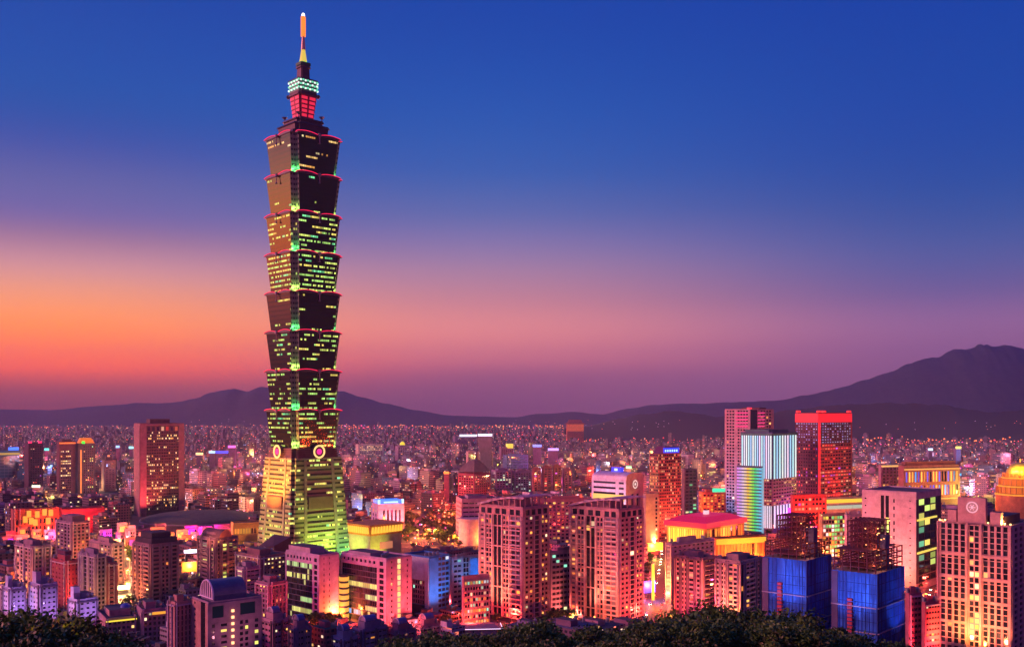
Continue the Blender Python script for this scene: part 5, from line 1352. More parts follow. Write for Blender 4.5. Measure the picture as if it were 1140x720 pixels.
B.part('lit_roof_edge', 'R', 0, 1, B.h - 1.2, B.h - .4, E((1, .75, .05), 1.2), .6, 1.2)
B.roofbox('attic', -.3, .4, -.2, .4, 4, SALMON)
b = MB(); b.dome(B.w * .3, 0, B.h + 4, 3.2, 3.2, 2.6, n=18, k=5); b.build('small_dome', W((.1, .16, .5), .3), B.root, smooth=True)
B = slab('terrace_house', 'narrow pink house with an orange lit roof terrace', 152, 158, 186, 680, 615, 30, W((.34, .2, .26), .8), None, [(.05, .95, 5, .55)], vis=720, lit=.15)
B.part('lit_roof_edge', 'R', .4, .95, B.h - 2.6, B.h - 1, E((1, .4, .04), 1.0), .6, 1.2)
# the striped barrel roofed block in front
B = slab('apartment_block', 'salmon edged tower block left of the striped barrel roof', 187, 195, 214, 672, 560, 48, W((.50, .25, .22), .8), [(.2, .7, 1, .3, .35, .65)], [(.05, .95, 4, .35, .1, .9)], vis=720, lit=.02)
B.strip('R', 0, 1, 0, 1, 0, 0, .1)
D = Bld('apartment_block', 'purple gray block with teal windows under a ribbed barrel roof', 214, 232, 291, 672, 548, 40, 'apartment block', None, 720)
D.core(0, 1); h = D.h
D.lattice('L', 2, h, 3.3, [(.1, .35, 1, .35, .3, .65, 0), (.5, .95, 1, .6, .0, 1, 0)], .5, 3, glass=(GLASS_T,))
D.lattice('R', 2, h - 11, 3.3, [(.03, .14, 1, .5), (.2, .36, 1, .7, .3, .75, .3), (.56, .76, 2, .6), (.84, .96, 1, .6)], .5, 0, pal=PAL_YG)
D.lattice('R', h - 10.9, h, 10.8, [(.04, .30, 1, .8, .25, .85, 0), (.56, .9, 1, .85, .25, .85, 0)], .5, 0, glass=(GLASS_T,))
wash(D, 'R', .5, 14, 26, (1, .30, .40), .13e5, 26)  # added fill light that lifts the dim right face, no fixture stands there
D.done([W((.38, .24, .31), .75), ROOF, DARKW, W((.5, .25, .22), .8)])
b = MB()
for k in range(9): z = 4 + 3.6 * k; b.obox((-D.w / 2, -D.d / 2), (1, 0), (0, -1), .44 * D.w - .7, .44 * D.w + .7, z, z + 1.4, .3, 1.3)
b.build('stair_lamps', E((1, .45, .2), 2.5), D.root)
b = MB(); n = 16; r_ = D.d * .40; cy_ = 0; x0_, x1_ = -D.w * .36, D.w * .25
pr = [(cy_ - r_ * math.cos(math.pi * i / n), r_ * 1.05 * math.sin(math.pi * i / n)) for i in range(n + 1)]
for i in range(n):
    (y0, q0), (y1, q1) = pr[i], pr[i + 1]
    b.quad([(x0_, y0, h + 2 + q0), (x0_, y1, h + 2 + q1), (x1_, y1, h + 2 + q1), (x1_, y0, h + 2 + q0)][::-1], 0)
b.quad([(x0_, y, h + 2 + q) for y, q in pr][::-1], 1); b.quad([(x1_, y, h + 2 + q) for y, q in pr], 0); b.box(x0_, x1_, cy_ - r_, cy_ + r_, h, h + 2.0, 0)
br = b.build('barrel_roof', [W((.16, .13, .24), .5), DARKW], D.root)
b = MB()
for k in range(6):
    y = cy_ - r_ * .8 + r_ * 1.6 * k / 5; q = math.sqrt(max(0, r_ * r_ - (y - cy_) ** 2)) * 1.05
    b.box(x0_ - .9, x0_ - .05, y - .45, y + .45, h + 2, h + 2 + q * .98, bottom=True)
b.build('rib', W((.85, .62, .68), .6), br, kind='stuff')
b = MB()
for i in range(n):
    (y0, q0), (y1, q1) = pr[i], pr[i + 1]; b.bar((x0_ - .5, y0, h + 2 + q0), (x0_ - .5, y1, h + 2 + q1), .5, n=5)
b.bar((x0_ - .5, cy_ - r_, h + 1.8), (x0_ - .5, cy_ + r_, h + 1.8), .5, n=5)
b.build('rim', W((.75, .6, .8), .6), br)
# lower houses with small barrel roofs
def barrel_house(l, c, r, top, Y, label, wall, bx=-.2):
    B = slab('terrace_house', label, l, c, r, top, Y, 44, wall, [(.08, .92, 3, .7, .35, .75)], [(.05, .48, 2, .75, .4, .75), (.56, .95, 2, .75, .4, .75)], vis=720, lit=.08, roofs=False)
    B.roofbox('attic', -.35, .3, -.3, .3, 4.5, wall)
    b = MB(); n = 10; r_ = 3.2
    pr = [(-r_ * math.cos(math.pi * i / n), r_ * math.sin(math.pi * i / n)) for i in range(n + 1)]
    x0, x1 = B.w * -.3, B.w * .15; z = B.h + 4.6
    for (y0, q0), (y1, q1) in zip(pr, pr[1:]): b.quad([(x0, y0, z + q0), (x1, y0, z + q0), (x1, y1, z + q1), (x0, y1, z + q1)])
    b.quad([(x0, y, z + q) for y, q in pr][::-1], 1); b.quad([(x1, y, z + q) for y, q in pr], 1)
    for (y0, q0), (y1, q1) in zip(pr, pr[1:]): b.bar((x0 - .2, y0, z + q0), (x0 - .2, y1, z + q1), .35, 2, n=4)
    b.build('barrel_roof', [W((.12, .14, .36), .5), W((.35, .25, .35), .7), W((.75, .6, .7), .6)], B.root)
    B.tank(.35, -.35, r=1); return B
barrel_house(291, 304, 322, 692, 590, 'pink banded terrace house with a small blue barrel roof below the office wings', W((.44, .24, .32), .8))
barrel_house(322, 330, 346, 700, 585, 'lower pink terrace house beside the first barrel roofed one', W((.42, .22, .28), .8))
barrel_house(392, 404, 432, 702, 590, 'violet terrace house with a blue barrel roof before the right office wing', W((.26, .2, .32), .8))
barrel_house(370, 382, 398, 712, 578, 'low pale terrace house left of the violet barrel roofed one', W((.46, .34, .42), .8))
barrel_house(432, 442, 462, 704, 600, 'small dark red terrace house right of the violet barrel roofed one', W((.30, .14, .2), .8))
barrel_house(463, 470, 490, 698, 625, 'small pink gatehouse with a blue barrel roof below the blue lit block', W((.46, .22, .28), .8))

# middle distance landmarks
def mid(l, c, r, top, Y, phi, label, wallm, pal=PAL_CITY, lit=.12, seg=None, vis=None, name='office_block', cat='building', es=1.0, fh=3.6, seg2=None, parts=None):
    B = Bld(name, label, l, c, r, top, Y, phi, cat, None, vis)
    B.core(0, 1)
    if r - c > 2: B.lattice('R', 3, B.h - 2, fh, seg or [(.05, .95, max(2, int(B.w / 5)), .6, .3, .8)], .4, 0, lit=lit, pal=pal, es=es)
    if c - l > 2: B.lattice('L', 3, B.h - 2, fh, seg2 or [(.05, .95, max(2, int(B.d / 5)), .6, .3, .8)], .4, 0, lit=lit, pal=pal, es=es)
    B.done([wallm, ROOF], maxp=60); B.roofbox('plant_room', -.3, .2, -.3, .3, 3.5, wallm); B.tank(.3, .2)
    return B
B = mid(510, 528, 546, 528, 1500, 48, 'dark maroon tower with a pyramid dome roof', W((.16, .05, .08), .8), PAL_WARM, .06, vis=548, name='office_tower')
b = MB(); w = B.w / 2; d = B.d / 2; b.prism([(-w, -d), (w, -d), (w, d), (-w, d)], B.h + 3.6, B.h + 16, [(-w * .55, -d * .55), (w * .55, -d * .55), (w * .55, d * .55), (-w * .55, d * .55)]); b.prism([(-w * .5, -d * .5), (w * .5, -d * .5), (w * .5, d * .5), (-w * .5, d * .5)], B.h + 16, B.h + 21, [(-w * .3, -d * .3), (w * .3, -d * .3), (w * .3, d * .3), (-w * .3, d * .3)]); b.build('dome_roof', W((.10, .10, .10), .7), B.root)
mid(519, 521, 530, 503, 2300, 10, 'left one of two plain salmon slabs beyond the maroon tower', W((.5, .27, .24), .8), lit=0, vis=518)
mid(530.5, 532, 549, 503, 2300, 10, 'right, wider one of two plain salmon slabs beyond the maroon tower', W((.5, .27, .24), .8), lit=0, vis=518)
mid(547, 552, 570, 524, 1650, 20, 'gray block with pale green lit office floors, left one beside the violet pier', W((.25, .2, .3), .8), [((.5, .9, .6), 3), ((.9, .9, .5), 2)], .4, vis=542)
mid(570, 573, 592, 525, 1660, 20, 'gray block with white green lit office floors, right one of the pair', W((.22, .2, .28), .8), [((.7, .95, .9), 3), ((.5, .9, .5), 2)], .4, vis=542)
mid(560, 563, 588, 507, 2250, 15, 'wide low block with a dull blue roof beyond the green lit offices', W((.10, .12, .3), .8), lit=.03, vis=520)
B = mid(556, 558, 572, 499, 2500, 15, 'gray block with a bright yellow lit box on top', W((.25, .12, .18), .8), lit=.05, vis=510); B.roofbox('lit_box', .0, .45, -.5, .4, 12, E((1, .75, .08), 1.0))
for k, (l, r, top) in enumerate(((592, 602, 522), (603, 614, 520), (615, 625, 519), (626, 637, 523))):
    mid(l, l + 2, r, top, 1580 + 8 * k, 20, ('brick red', 'dark maroon', 'rusty brown', 'deep plum')[k] + ' apartment slab number %s in the row left of the rounded white block' % ('one', 'two', 'three', 'four')[k], W(((.28, .09, .09), (.18, .06, .08), (.22, .10, .07), (.2, .07, .13))[k], .8), PAL_RED, .10, vis=545, name='apartment_slab')
B = mid(508, 514, 556, 556, 1090, 12, 'pink and white low block with curved white base left of the twin towers', W((.5, .30, .36), .8), PAL_YG, .1, vis=588, name='low_block', seg=[(.03, .97, 6, .9, .45, .75)], fh=5)
b = MB(); b.cyl(0, 0, 13, 0, H(582, 1060), n=28); b.cyl(0, 0, 14, H(582, 1060), H(579, 1060), n=28); o = b.build('round_base', W((.6, .5, .5), .7), B.root); o.location = (-B.w * .3, -B.d * .5 - 8, 0)
mid(600, 602, 665, 556, 1040, 8, 'broad salmon block with plain roof huts between the twin towers', W((.45, .22, .2), .8), PAL_WARM, .2, vis=600, name='broad_block')
mid(396, 399, 427, 495, 2600, 10, 'low pale lit hall beyond the great tower, with pillars', W((.5, .35, .3), .8), PAL_GOLD, .5, vis=502, name='hall')
B = mid(440, 443, 456, 497, 2500, 10, 'gray block with a round yellow rooftop light', W((.25, .15, .2), .8), PAL_GOLD, .15, vis=504); b = MB(); b.dome(0, 0, B.h + 3.5, 7, 7, 9, n=14, k=4); b.build('roof_light', E((.95, .75, .03), 1.0), B.root)
B = mid(504, 507, 531, 486, 3900, 10, 'far block with a white and pink rooftop sign', W((.3, .2, .28), .8), lit=.02, vis=490); B.roofbox('sign', -.3, .5, -.5, -.4, 9, E((.8, .8, 1), 1.5))
B = mid(778, 781, 808, 548, 1240, 12, 'orange lit low block with a teal rooftop sign', W((.5, .2, .1), .8), [((1, .4, .05), 3), ((1, .65, .1), 2)], .6, vis=568, name='low_block'); B.roofbox('sign', -.05, .48, -.5, -.45, 5, E((.05, .85, .45), 1.2)); wash(B, 'R', .5, 3, 24, (1, .3, .04), 6e5, 20)
# far palace hotel on its rise
p = (X(640, 4300), 4300)
ph_ = tag(empty('palace_hotel', (p[0], p[1], 0), .1), 'far glowing orange palace with a curved temple roof on the skyline', 'palace hotel'); BLOCK.append((p[0], p[1], 80)); VIS.append((628, 652, 4300, 480))
b = MB(); b.box(-36, 36, -15, 15, 0, H(472, 4300), 0, 0); b.build('wall', W((.5, .14, .05), .7), ph_)
b = MB()
for k in range(5):
    z = H(479.5 - k * 1.6, 4300); b.box(-36.5, 36.5, -16.5, -15, z, z + 4, bottom=True)
b.build('lit_gallery', E((1, .16, .03), .6), ph_)
b = MB(); z = H(472, 4300); b.prism([(-46, -24), (46, -24), (46, 24), (-46, 24)], z + .1, z + 8, [(-32, -10), (32, -10), (32, 10), (-32, 10)], bottom=True); b.prism([(-32, -10), (32, -10), (32, 10), (-32, 10)], z + 8, z + 20, [(-26, -1), (26, -1), (26, 1), (-26, 1)]); b.build('temple_roof', W((.4, .12, .05), .7), ph_)

# bright things in the lanes
def glowbox(name, label, cat, px, py_base, wm_, dm_, z0, z1, mat, en, colr, posts=True):
    g = G(px, py_base); r_ = tag(empty(name, (g[0], g[1], 0), .4), label, cat)
    b = MB(); b.box(-wm_, wm_, -dm_, dm_, z0, z1, bottom=True); b.build('panel', mat, r_)
    if posts:
        b = MB()
        for x in (-wm_ * .8, wm_ * .8): b.bar((x, dm_ + .2, 0), (x, dm_ + .2, z1), .3, n=6)
        b.build('frame', STEEL, r_)
    ld = bpy.data.lights.new(name + '_glow', 'POINT'); ld.energy = en; ld.color = colr; ld.shadow_soft_size = 2
    lo = bpy.data.objects.new(name + '_glow', ld); col.objects.link(lo); lo.parent = r_; lo.location = (0, -dm_ - 3, (z0 + z1) / 2 + 1)
    return r_
glowbox('lit_canopy', 'blazing yellow white canopy in the lane between the left apartment blocks', 'canopy', 137, 662, 5, 3.5, 5, 7.2, E((1, .8, .35), 5), 1.2e5, (1, .6, .2))
glowbox('lit_canopy', 'pink red lit canopy at the lower end of the bright left lane', 'canopy', 88, 712, 4, 3, 4, 5.2, E((1, .1, .4), 2.2), .25e5, (1, .1, .3))
glowbox('billboard', 'blue violet lit billboard right of the right twin tower', 'billboard', 722, 668, 6, .4, 6, 15, E((.16, .1, 1), 1.0), .3e5, (.4, .2, 1))
glowbox('billboard', 'tall slim yellow lit column sign on the road right of the twin towers', 'billboard', 727, 672, .8, .8, 3, 30, E((1, .6, .05), 1.4), .3e5, (1, .5, .1))
glowbox('billboard', 'yellow green lit board above the road beyond the right twin tower', 'billboard', 727, 622, 11, .5, 8, 16, E((.85, .8, .08), .8), .5e5, (1, .8, .1))
glowbox('billboard', 'magenta lit board at the foot of the striped rainbow tower', 'billboard', 884, 590, 9, .5, 4, 28, E((.8, .08, .9), .8), 1e5, (.8, .1, 1))
glowbox('billboard', 'orange street level shop screen left of the arched crown tower', 'billboard', 211, 655, 6, .5, 14, 22, E((1, .35, .04), .9), .5e5, (1, .4, .1))
glowbox('billboard', 'white lettered roof panel above the orange shop screen', 'billboard', 213, 648, 6, .5, 25, 28, E((.8, .75, 1), 1.1), .1e5, (.9, .8, 1))

# two rows of small glowing shops along the boulevard
rs = random.Random(77)
SH = [((1, .32, .05), 'orange'), ((1, .55, .08), 'golden'), ((1, .06, .08), 'red'), ((.95, .05, .45), 'magenta'), ((.7, .05, .95), 'violet'), ((1, .2, .25), 'rose'), ((1, .4, .3), 'salmon')]
for row, (Y, py0, rn) in enumerate(((1105, 594, 'back'), (1040, 603, 'front'))):
    px = 2; k = 0
    while px < 284:
        wpx = rs.uniform(9, 17); cc, nm = SH[rs.randrange(7)]
        if row == 0 and 66 < px < 100: px += wpx; continue
        B = Bld('shop', f'{nm} lit shop, number {k + 1} from the left in the {rn} boulevard row', px, px + .8, px + wpx, py0 - rs.uniform(0, 7), Y, 8, 'shop', 'glowing shops on the boulevard')
        k += 1
        B.core(0, 1); B.lattice('R', 3, B.h - 2, rs.choice((4, 5, 7)), [(.06, .94, rs.randrange(2, 6), .65, .25, .8, .42)], .4, 0, pal=[(cc, 3), ((1, .5, .12), 2), ((1, .1, .15), 1)], es=.9)
        B.done([W((.42, .17, .19), .7), ROOF_RUST], maxp=20)
        a = rs.uniform(.05, .5); B.part('sign', 'R', a, a + rs.uniform(.15, .45), B.h - rs.uniform(5, 9), B.h - 1.5, E(cc, 1.3), .5, 1.3)
        if rs.random() < .5: wash(B, 'R', .5, 2, 20, cc, 7e4, 16, 100)
        px += wpx + rs.uniform(0, 4)

glowbox('path_lamp', 'small orange lamp glowing among the trees at the bottom left', 'lamp', 60, 716, .5, .5, 3, 4, E((1, .2, .03), 6), 2000, (1, .3, .05), False)
g_ = [o for o in bpy.data.objects if o.name.startswith('path_lamp') and o.get('category')][0]
g_.location = (X(62, 112), 112, H(709, 112) - 3.5)
# ------------------------------------------------------------------ the rest of the city
PARK = [(X(px, F * CH / (py - HY)), F * CH / (py - HY)) for px, py in ((398, 604), (545, 604), (520, 572), (452, 572), (420, 590))]
def in_poly(x, y, P):
    c = False
    for (x0, y0), (x1, y1) in zip(P, P[1:] + P[:1]):
        if (y0 > y) != (y1 > y) and x < (x1 - x0) * (y - y0) / (y1 - y0) + x0: c = not c
    return c
TINTS = [(.40, .21, .28), (.30, .17, .30), (.24, .12, .19), (.48, .32, .38), (.20, .11, .17), (.50, .27, .24), (.28, .20, .36), (.38, .13, .16), (.17, .12, .22), (.58, .48, .60), (.16, .08, .11)]
TN = ['dusty pink', 'mauve', 'plum brown', 'pale rose', 'dark plum', 'salmon', 'lilac gray', 'brick red', 'dark slate', 'whitish lilac', 'blackish maroon']
FAC = [facade('city_wall', None, attr=True, cw=3.4, fh=3.3, mw=(.2, .8), mh=(.3, .78), lit=.085, es=1.7, glass=(.03, .028, .04)),
       facade('city_wall', None, attr=True, cw=2.4, fh=3.2, mw=(.1, .9), mh=(.4, .8), lit=.06, es=1.5, pal=PAL_WARM, glass=(.03, .028, .035)),
       facade('city_wall', None, attr=True, cw=5.0, fh=3.3, mw=(.12, .5), mh=(.2, .85), lit=.09, es=1.5, glass=(.03, .028, .04)),
       facade('city_wall', None, attr=True, cw=3.0, fh=3.6, mw=(.05, .95), mh=(.35, .85), lit=.3, es=.8, run=3, prun=.22, pal=PAL_CITY, glass=(.02, .025, .035))]
ROOFS = [ROOF, W((.16, .14, .17), .9), ROOF_RUST, ROOF_GREEN, W((.07, .09, .16), .8)]
ca_, sa_ = math.cos(math.radians(46)), math.sin(math.radians(46))
cand = []
rr = random.Random(11)
pitch = 31.0
def px_of(x, y): return CX + F * x / y
for i in range(-260, 420):
    for j in range(-260, 420):
        gx, gy = (i + .5) * pitch, (j + .5) * pitch
        if i % 5 == 0 or j % 8 == 0: continue
        x, y = gx * ca_ - gy * sa_, gx * sa_ + gy * ca_ + 1200
        if y < 585 or y > 8400: continue
        px = px_of(x, y)
        if px < -40 or px > 1180: continue
        if y > 2500 and rr.random() < .18: continue
        if y > 5000 and rr.random() < .35: continue
        if y > 4150 and px > 645: continue
        x += rr.uniform(-3, 3); y += rr.uniform(-3, 3)
        w = rr.uniform(.48, .86) * pitch; d = rr.uniform(.48, .86) * pitch
        rad = math.hypot(w, d) / 2
        if y < 2700 and any((x - bx) ** 2 + (y - by) ** 2 < (br_ * .80 + rad * .64) ** 2 for bx, by, br_ in BLOCK): continue
        if y < 1600 and near_road(x, y, rad * .7): continue
        if in_poly(x, y, PARK): continue
        h = rr.choice((10, 13, 16, 16, 20, 23, 26, 33, 42)) * rr.uniform(.85, 1.15)
        if y > 2600: w *= .8; d *= .8; h *= .78
        if y > 2500 and rr.random() < .05: h *= 1.6
        if y < 1000: h = rr.uniform(9, 24)
        pr_ = rad * F / y
        for l, r, vy, py in VIS:
            if vy > y and l - pr_ < px < r + pr_:
                h = min(h, H(py + 1, y - rad) - 5)
        if y < 1500: # keep the skyline of this zone below what the photograph shows there
            h = min(h, H(545, y) - 4)
        if h < 6: continue
        cand.append((y, x, w, d, h))
for i in range(-40, 60):          # low crowded houses at the foot of the hill, left and centre
    for j in range(-40, 60):
        x, y = (i * ca_ - j * sa_) * 19.5, (i * sa_ + j * ca_) * 19.5 + 680
        if not 578 < y < 800: continue
        px = px_of(x, y)
        if px < -20 or px > 520: continue
        x += rr.uniform(-2, 2); y += rr.uniform(-2, 2); w, d = rr.uniform(10, 15), rr.uniform(10, 15); rad = math.hypot(w, d) / 2
        if any((x - bx) ** 2 + (y - by) ** 2 < (br_ * .8 + rad * .7) ** 2 for bx, by, br_ in BLOCK) or near_road(x, y, rad * .6): continue
        if any((x - c[1]) ** 2 + (y - c[0]) ** 2 < (max(c[2], c[3]) * .62 + rad * .8) ** 2 for c in cand if abs(c[0] - y) < 40): continue
        h = rr.uniform(9, 21)
        for l, r, vy, py in VIS:
            if vy > y and l < px < r: h = min(h, max(7, H(py + 1, y - rad) - 5))
        cand.append((y, x, w, d, h))
cand.sort()
def filler_mesh(mb, x, y, w, d, h, rot, k, rnd, loc=False):
    """adds one building: body, set back storey, roof hut, tank"""
    c, s = math.cos(rot), math.sin(rot)
    tr = (lambda a, b_: (a, b_)) if loc else (lambda a, b_: (x + a * c - b_ * s, y + a * s + b_ * c))
    def bx(x0, x1, y0, y1, z0, z1, m, mt, seed=0): mb.prism([tr(x0, y0), tr(x1, y0), tr(x1, y1), tr(x0, y1)], z0, z1, None, m, mt, True, seed)
    fm = rnd.choice((0, 0, 1, 1, 2, 3)); rf = 4 + rnd.choice((0, 0, 0, 1, 1, 2, 3, 4))
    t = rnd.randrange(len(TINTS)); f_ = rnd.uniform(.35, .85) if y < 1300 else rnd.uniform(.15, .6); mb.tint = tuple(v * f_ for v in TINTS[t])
    sd = rnd.randrange(500) * 3.4
    sh = rnd.random()
    if sh < .55 or h < 12: bx(-w / 2, w / 2, -d / 2, d / 2, 0, h, fm, rf, sd); top = h
    elif sh < .8:
        bx(-w / 2, w / 2, -d / 2, d / 2, 0, h * .62, fm, rf, sd); q = rnd.uniform(.45, .7); bx(-w / 2 * q, w / 2, -d / 2, d / 2 * q, h * .62 + .01, h, fm, rf, sd + 90); top = h
    else:
        bx(-w / 2, -w * .08, -d / 2, d / 2, 0, h, fm, rf, sd); bx(w * .08, w / 2, -d / 2, d / 2, 0, h * rnd.uniform(.8, 1), fm, rf, sd + 60); bx(-w * .08, w * .08, -d * .3, d * .3, 0, h * .95, fm, rf, sd); top = h
    return t, top, tr, fm
ALLM = FAC + ROOFS
LM = [(-100, 25, 'teal glass building'), (63, 106, 'orange crowned pair'), (149, 205, 'dark brown tower'), (283, 390, 'great tiered tower'), (414, 450, 'blue neon block'), (510, 546, 'maroon domed tower'), (534, 611, 'left twin tower'), (635, 716, 'right twin tower'), (723, 758, 'blue signed tower'), (807, 861, 'tall pale tower'), (885, 948, 'red topped tower'), (1000, 1068, 'colonnaded store'), (1113, 1160, 'golden domed building')]
NEARN = 298
lab_count = {}
ORDW = ['first', 'second', 'third', 'fourth', 'fifth', 'sixth', 'seventh', 'eighth', 'ninth', 'tenth', 'eleventh', 'twelfth', 'thirteenth', 'fourteenth', 'fifteenth', 'sixteenth', 'seventeenth', 'eighteenth', 'nineteenth', 'twentieth']
mbm = MB(); lc = []
sized = sorted(cand, key=lambda c: -(c[4] * (c[2] + c[3])) / c[0] ** 2)
near = set(id(c) for c in sized[:NEARN])
for c in cand:
    y, x, w, d, h = c
    rnd = random.Random(int(x * 7 + y * 13))
    rot = math.radians(46) + rnd.uniform(-.05, .05)
    if id(c) in near:
        root = empty('city_building', (x, y, 0), rot)
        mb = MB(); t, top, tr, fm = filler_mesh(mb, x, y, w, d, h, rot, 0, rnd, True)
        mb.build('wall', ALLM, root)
        b = MB(); b.box(-w * .3, 0, -d * .2, d * .25, top + .01, top + 3.4, 0, 1); b.build('stair_head', [W(TINTS[t]), ROOF], root)
        nt_ = rnd.randrange(1, 4)
        for k in range(nt_):
            b = MB(); tx, ty = w * rnd.uniform(.15, .4), d * rnd.uniform(-.4, .4); rr_ = rnd.uniform(.8, 1.3)
            zt_ = top if True else h
            b.cyl(tx, ty, rr_, top + .01, top + 2.6, n=10); b.cyl(tx, ty, rr_, top + 2.6, top + 3.1, .15, n=10); b.build('water_tank', STEEL, root)
        if w * F / y > 11:
            b = MB()
            for (u0, u1) in ((.1, .9),):
                for k in range(1, int(h / 3.3)): b.box(-w / 2 + w * .1, -w / 2 + w * .42, -d / 2 - 1.0, -d / 2 - .01, k * 3.3 - .1, k * 3.3 + .9, bottom=True)
            if b.f: b.build('balconies', W(TINTS[t]), root)
        px = px_of(x, y); best = min(LM, key=lambda q: 0 if q[0] <= px <= q[1] else min(abs(px - q[0]), abs(px - q[1])))
        rel = 'below' if best[0] <= px <= best[1] and y < 900 else 'beyond' if best[0] <= px <= best[1] else 'right of' if px > best[1] else 'left of'
        key = (TN[t], rel, best[2], 'tall' if h > 26 else 'low' if h < 15 else 'medium')
        lc.append((key, px, y, root))
    else:
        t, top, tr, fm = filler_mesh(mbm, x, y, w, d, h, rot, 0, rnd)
        if y < 4200:
            a = tr(-w * .3, -d * .2); mbm.prism([tr(-w * .3, -d * .2), tr(0, -d * .2), tr(0, d * .25), tr(-w * .3, d * .25)], top + .01, top + 3.2, None, 4, 4)
            if rnd.random() < .6:
                mbm.prism([tr(w * .15, d * .05), tr(w * .3, d * .05), tr(w * .3, d * .2), tr(w * .15, d * .2)], top + .01, top + 2.8, None, 5, 5)
mbm.build('distant_city_blocks', ALLM, kind='stuff')
from collections import defaultdict
grp = defaultdict(list)
for key, px, y, root in lc: grp[key].append((y, px, root))
for key, L_ in grp.items():
    L_.sort(key=lambda q: q[0])
    for i, (y, px, root) in enumerate(L_):
        pos = '' if len(L_) == 1 else ((('nearest' if i == 0 else ORDW[i] + ' nearest') if i < len(L_) - 1 else 'farthest') + ' of its colour ')
        tag(root, f'{key[0]} {key[3]} {"block" if pos else "flat roofed block"}, {pos}{key[1]} the {key[2]}', 'city block', 'flat roofed blocks of the city')

# ------------------------------------------------------------------ far lights: street lamps of avenues and bridges, lit signs
cols_ = [((1, .22, .04), 3.0), ((1, .07, .05), 2.6), ((1, .5, .2), 2.2), ((.9, .8, 1), 1.8), ((1, .08, .38), 2.4), ((.25, .45, 1), 2.0), ((.3, 1, .6), 1.4), ((1, .8, .15), 1.8)]
lights = MB(); rl = random.Random(5)
def dot(x, y, z, s, m):
    lights.prism([(x - s, y - s), (x + s, y - s), (x + s, y + s), (x - s, y + s)], z - s, z + s, None, m, m, True, 0, 0, True)
for k in range(4600):
    py = 472 + 110 * rl.random() ** 1.6
    px = rl.uniform(-10, 1150)
    y = F * CH / (py - HY) if py > 476 else 8000 * rl.uniform(.85, 1.05)
    if y > 8300 or y < 1150: continue
    if any(l < px < r and vy > y for l, r, vy, p in VIS): continue
    x = X(px, y); z = rl.choice((8, 9, 16, 24, 30, 36)) ; s = y / F * rl.choice((.16, .22, .28, .36)) 
    m = rl.choices(range(8), (8, 8, 4, 2, 3.5, 1.4, .6, 1.5))[0]
    dot(x, y, z, min(s, 3.0), m)
    if y < 3000 and k % 5 == 0 and m != 6 and not any((x - bx) ** 2 + (y - by) ** 2 < (br_ + 14) ** 2 for bx, by, br_ in BLOCK):
        ld = bpy.data.lights.new('street_glow', 'POINT'); ld.energy = 120000 * (y / 1500) ** 1.2; ld.color = cols_[m][0]; ld.shadow_soft_size = 2
        lo = bpy.data.objects.new('street_glow', ld); col.objects.link(lo); lo.location = (x, y, z + 3)
for k in range(150):
    while True:
        px, py = rl.uniform(400, 545), rl.uniform(566, 606); g = G(px, py)
        if in_poly(g[0], g[1], PARK) or py > 598 or px > 500: break
    dot(g[0], g[1], rl.choice((1.2, 1.2, 7)), rl.uniform(.5, .9), rl.choices((0, 1, 3, 4), (4, 7, 1, 1))[0])
    if k % 9 == 0:
        ld = bpy.data.lights.new('street_glow', 'POINT'); ld.energy = 50000; ld.color = (1, .12, .06); ld.shadow_soft_size = 1
        lo = bpy.data.objects.new('street_glow', ld); col.objects.link(lo); lo.location = (g[0], g[1], 8)
def lamp_line(p0, p1, Ya, Yb, z, n, m, s=.34):
    for k in range(n):
        t = k / (n - 1) + rl.uniform(-.3, .3) / n; y = Ya + (Yb - Ya) * t; px = p0 + (p1 - p0) * t
        y *= rl.uniform(.93, 1.0); dot(X(px, y), y, z * rl.uniform(.45, 1.0), y / F * s * rl.uniform(.5, 1.25), m if rl.random() < .7 else rl.choice((0, 1, 2, 4)))
lamp_line(380, 640, 8000, 7600, 44, 80, 0, .45); lamp_line(380, 700, 6900, 7100, 46, 70, 0, .45); lamp_line(520, 900, 4000, 4050, 44, 60, 1, .4)
lamp_line(945, 1145, 4000, 4050, 44, 50, 0, .5); lamp_line(950, 1145, 3500, 3700, 40, 40, 1, .4); lamp_line(0, 290, 6500, 7000, 44, 34, 2, .3); lamp_line(650, 900, 3950, 4000, 40, 36, 2, .35)
lamp_line(385, 660, 5200, 5000, 42, 60, 1, .35); lamp_line(0, 290, 7800, 7900, 44, 40, 0, .3)
lamp_line(690, 900, 3700, 3800, 40, 30, 1, .3)
# villas with lamps up on the hill sides
for k in range(60):
    px = rl.choice((rl.uniform(655, 760), rl.uniform(940, 1140), rl.uniform(200, 300), rl.uniform(560, 660)))
    y = 4700 if px > 655 else 9500
    dot(X(px, y - 450), y - 450, H(rl.uniform(466, 476), y) , y / F * .22, rl.choice((0, 2, 3, 3)))
lights.build('distant_city_lights', [E(c, s) for c, s in cols_], kind='stuff')
# lamps in the lanes between the near blocks
lp = None; k = 0
glc = [((1, .18, .03), 'orange'), ((1, .04, .04), 'red'), ((1, .32, .06), 'amber'), ((1, .05, .25), 'pink')]
lps = {}
while k < 90:
    px, y = rl.uniform(0, 1080), rl.uniform(600, 1150); x = X(px, y)
    if y < 640 and 430 < px < 950: continue
    if any((x - bx) ** 2 + (y - by) ** 2 < (br_ * .8) ** 2 for bx, by, br_ in BLOCK): continue
    k += 1; i = rl.choices(range(4), (4, 2, 3, 1))[0]
    if i not in lps: l = lps[i] = make_lamp(glc[i][0], 10, 48000)
    else: l = copy_tree(lps[i])
    l.location = (x, y, 0); l.rotation_euler = (0, 0, rl.uniform(0, 6.28))
    nm = glc[i][1]; tag(l, nm + ' street lamp in the lanes between the near city blocks', 'street lamp', nm + ' street lamps in the lanes between the near blocks')
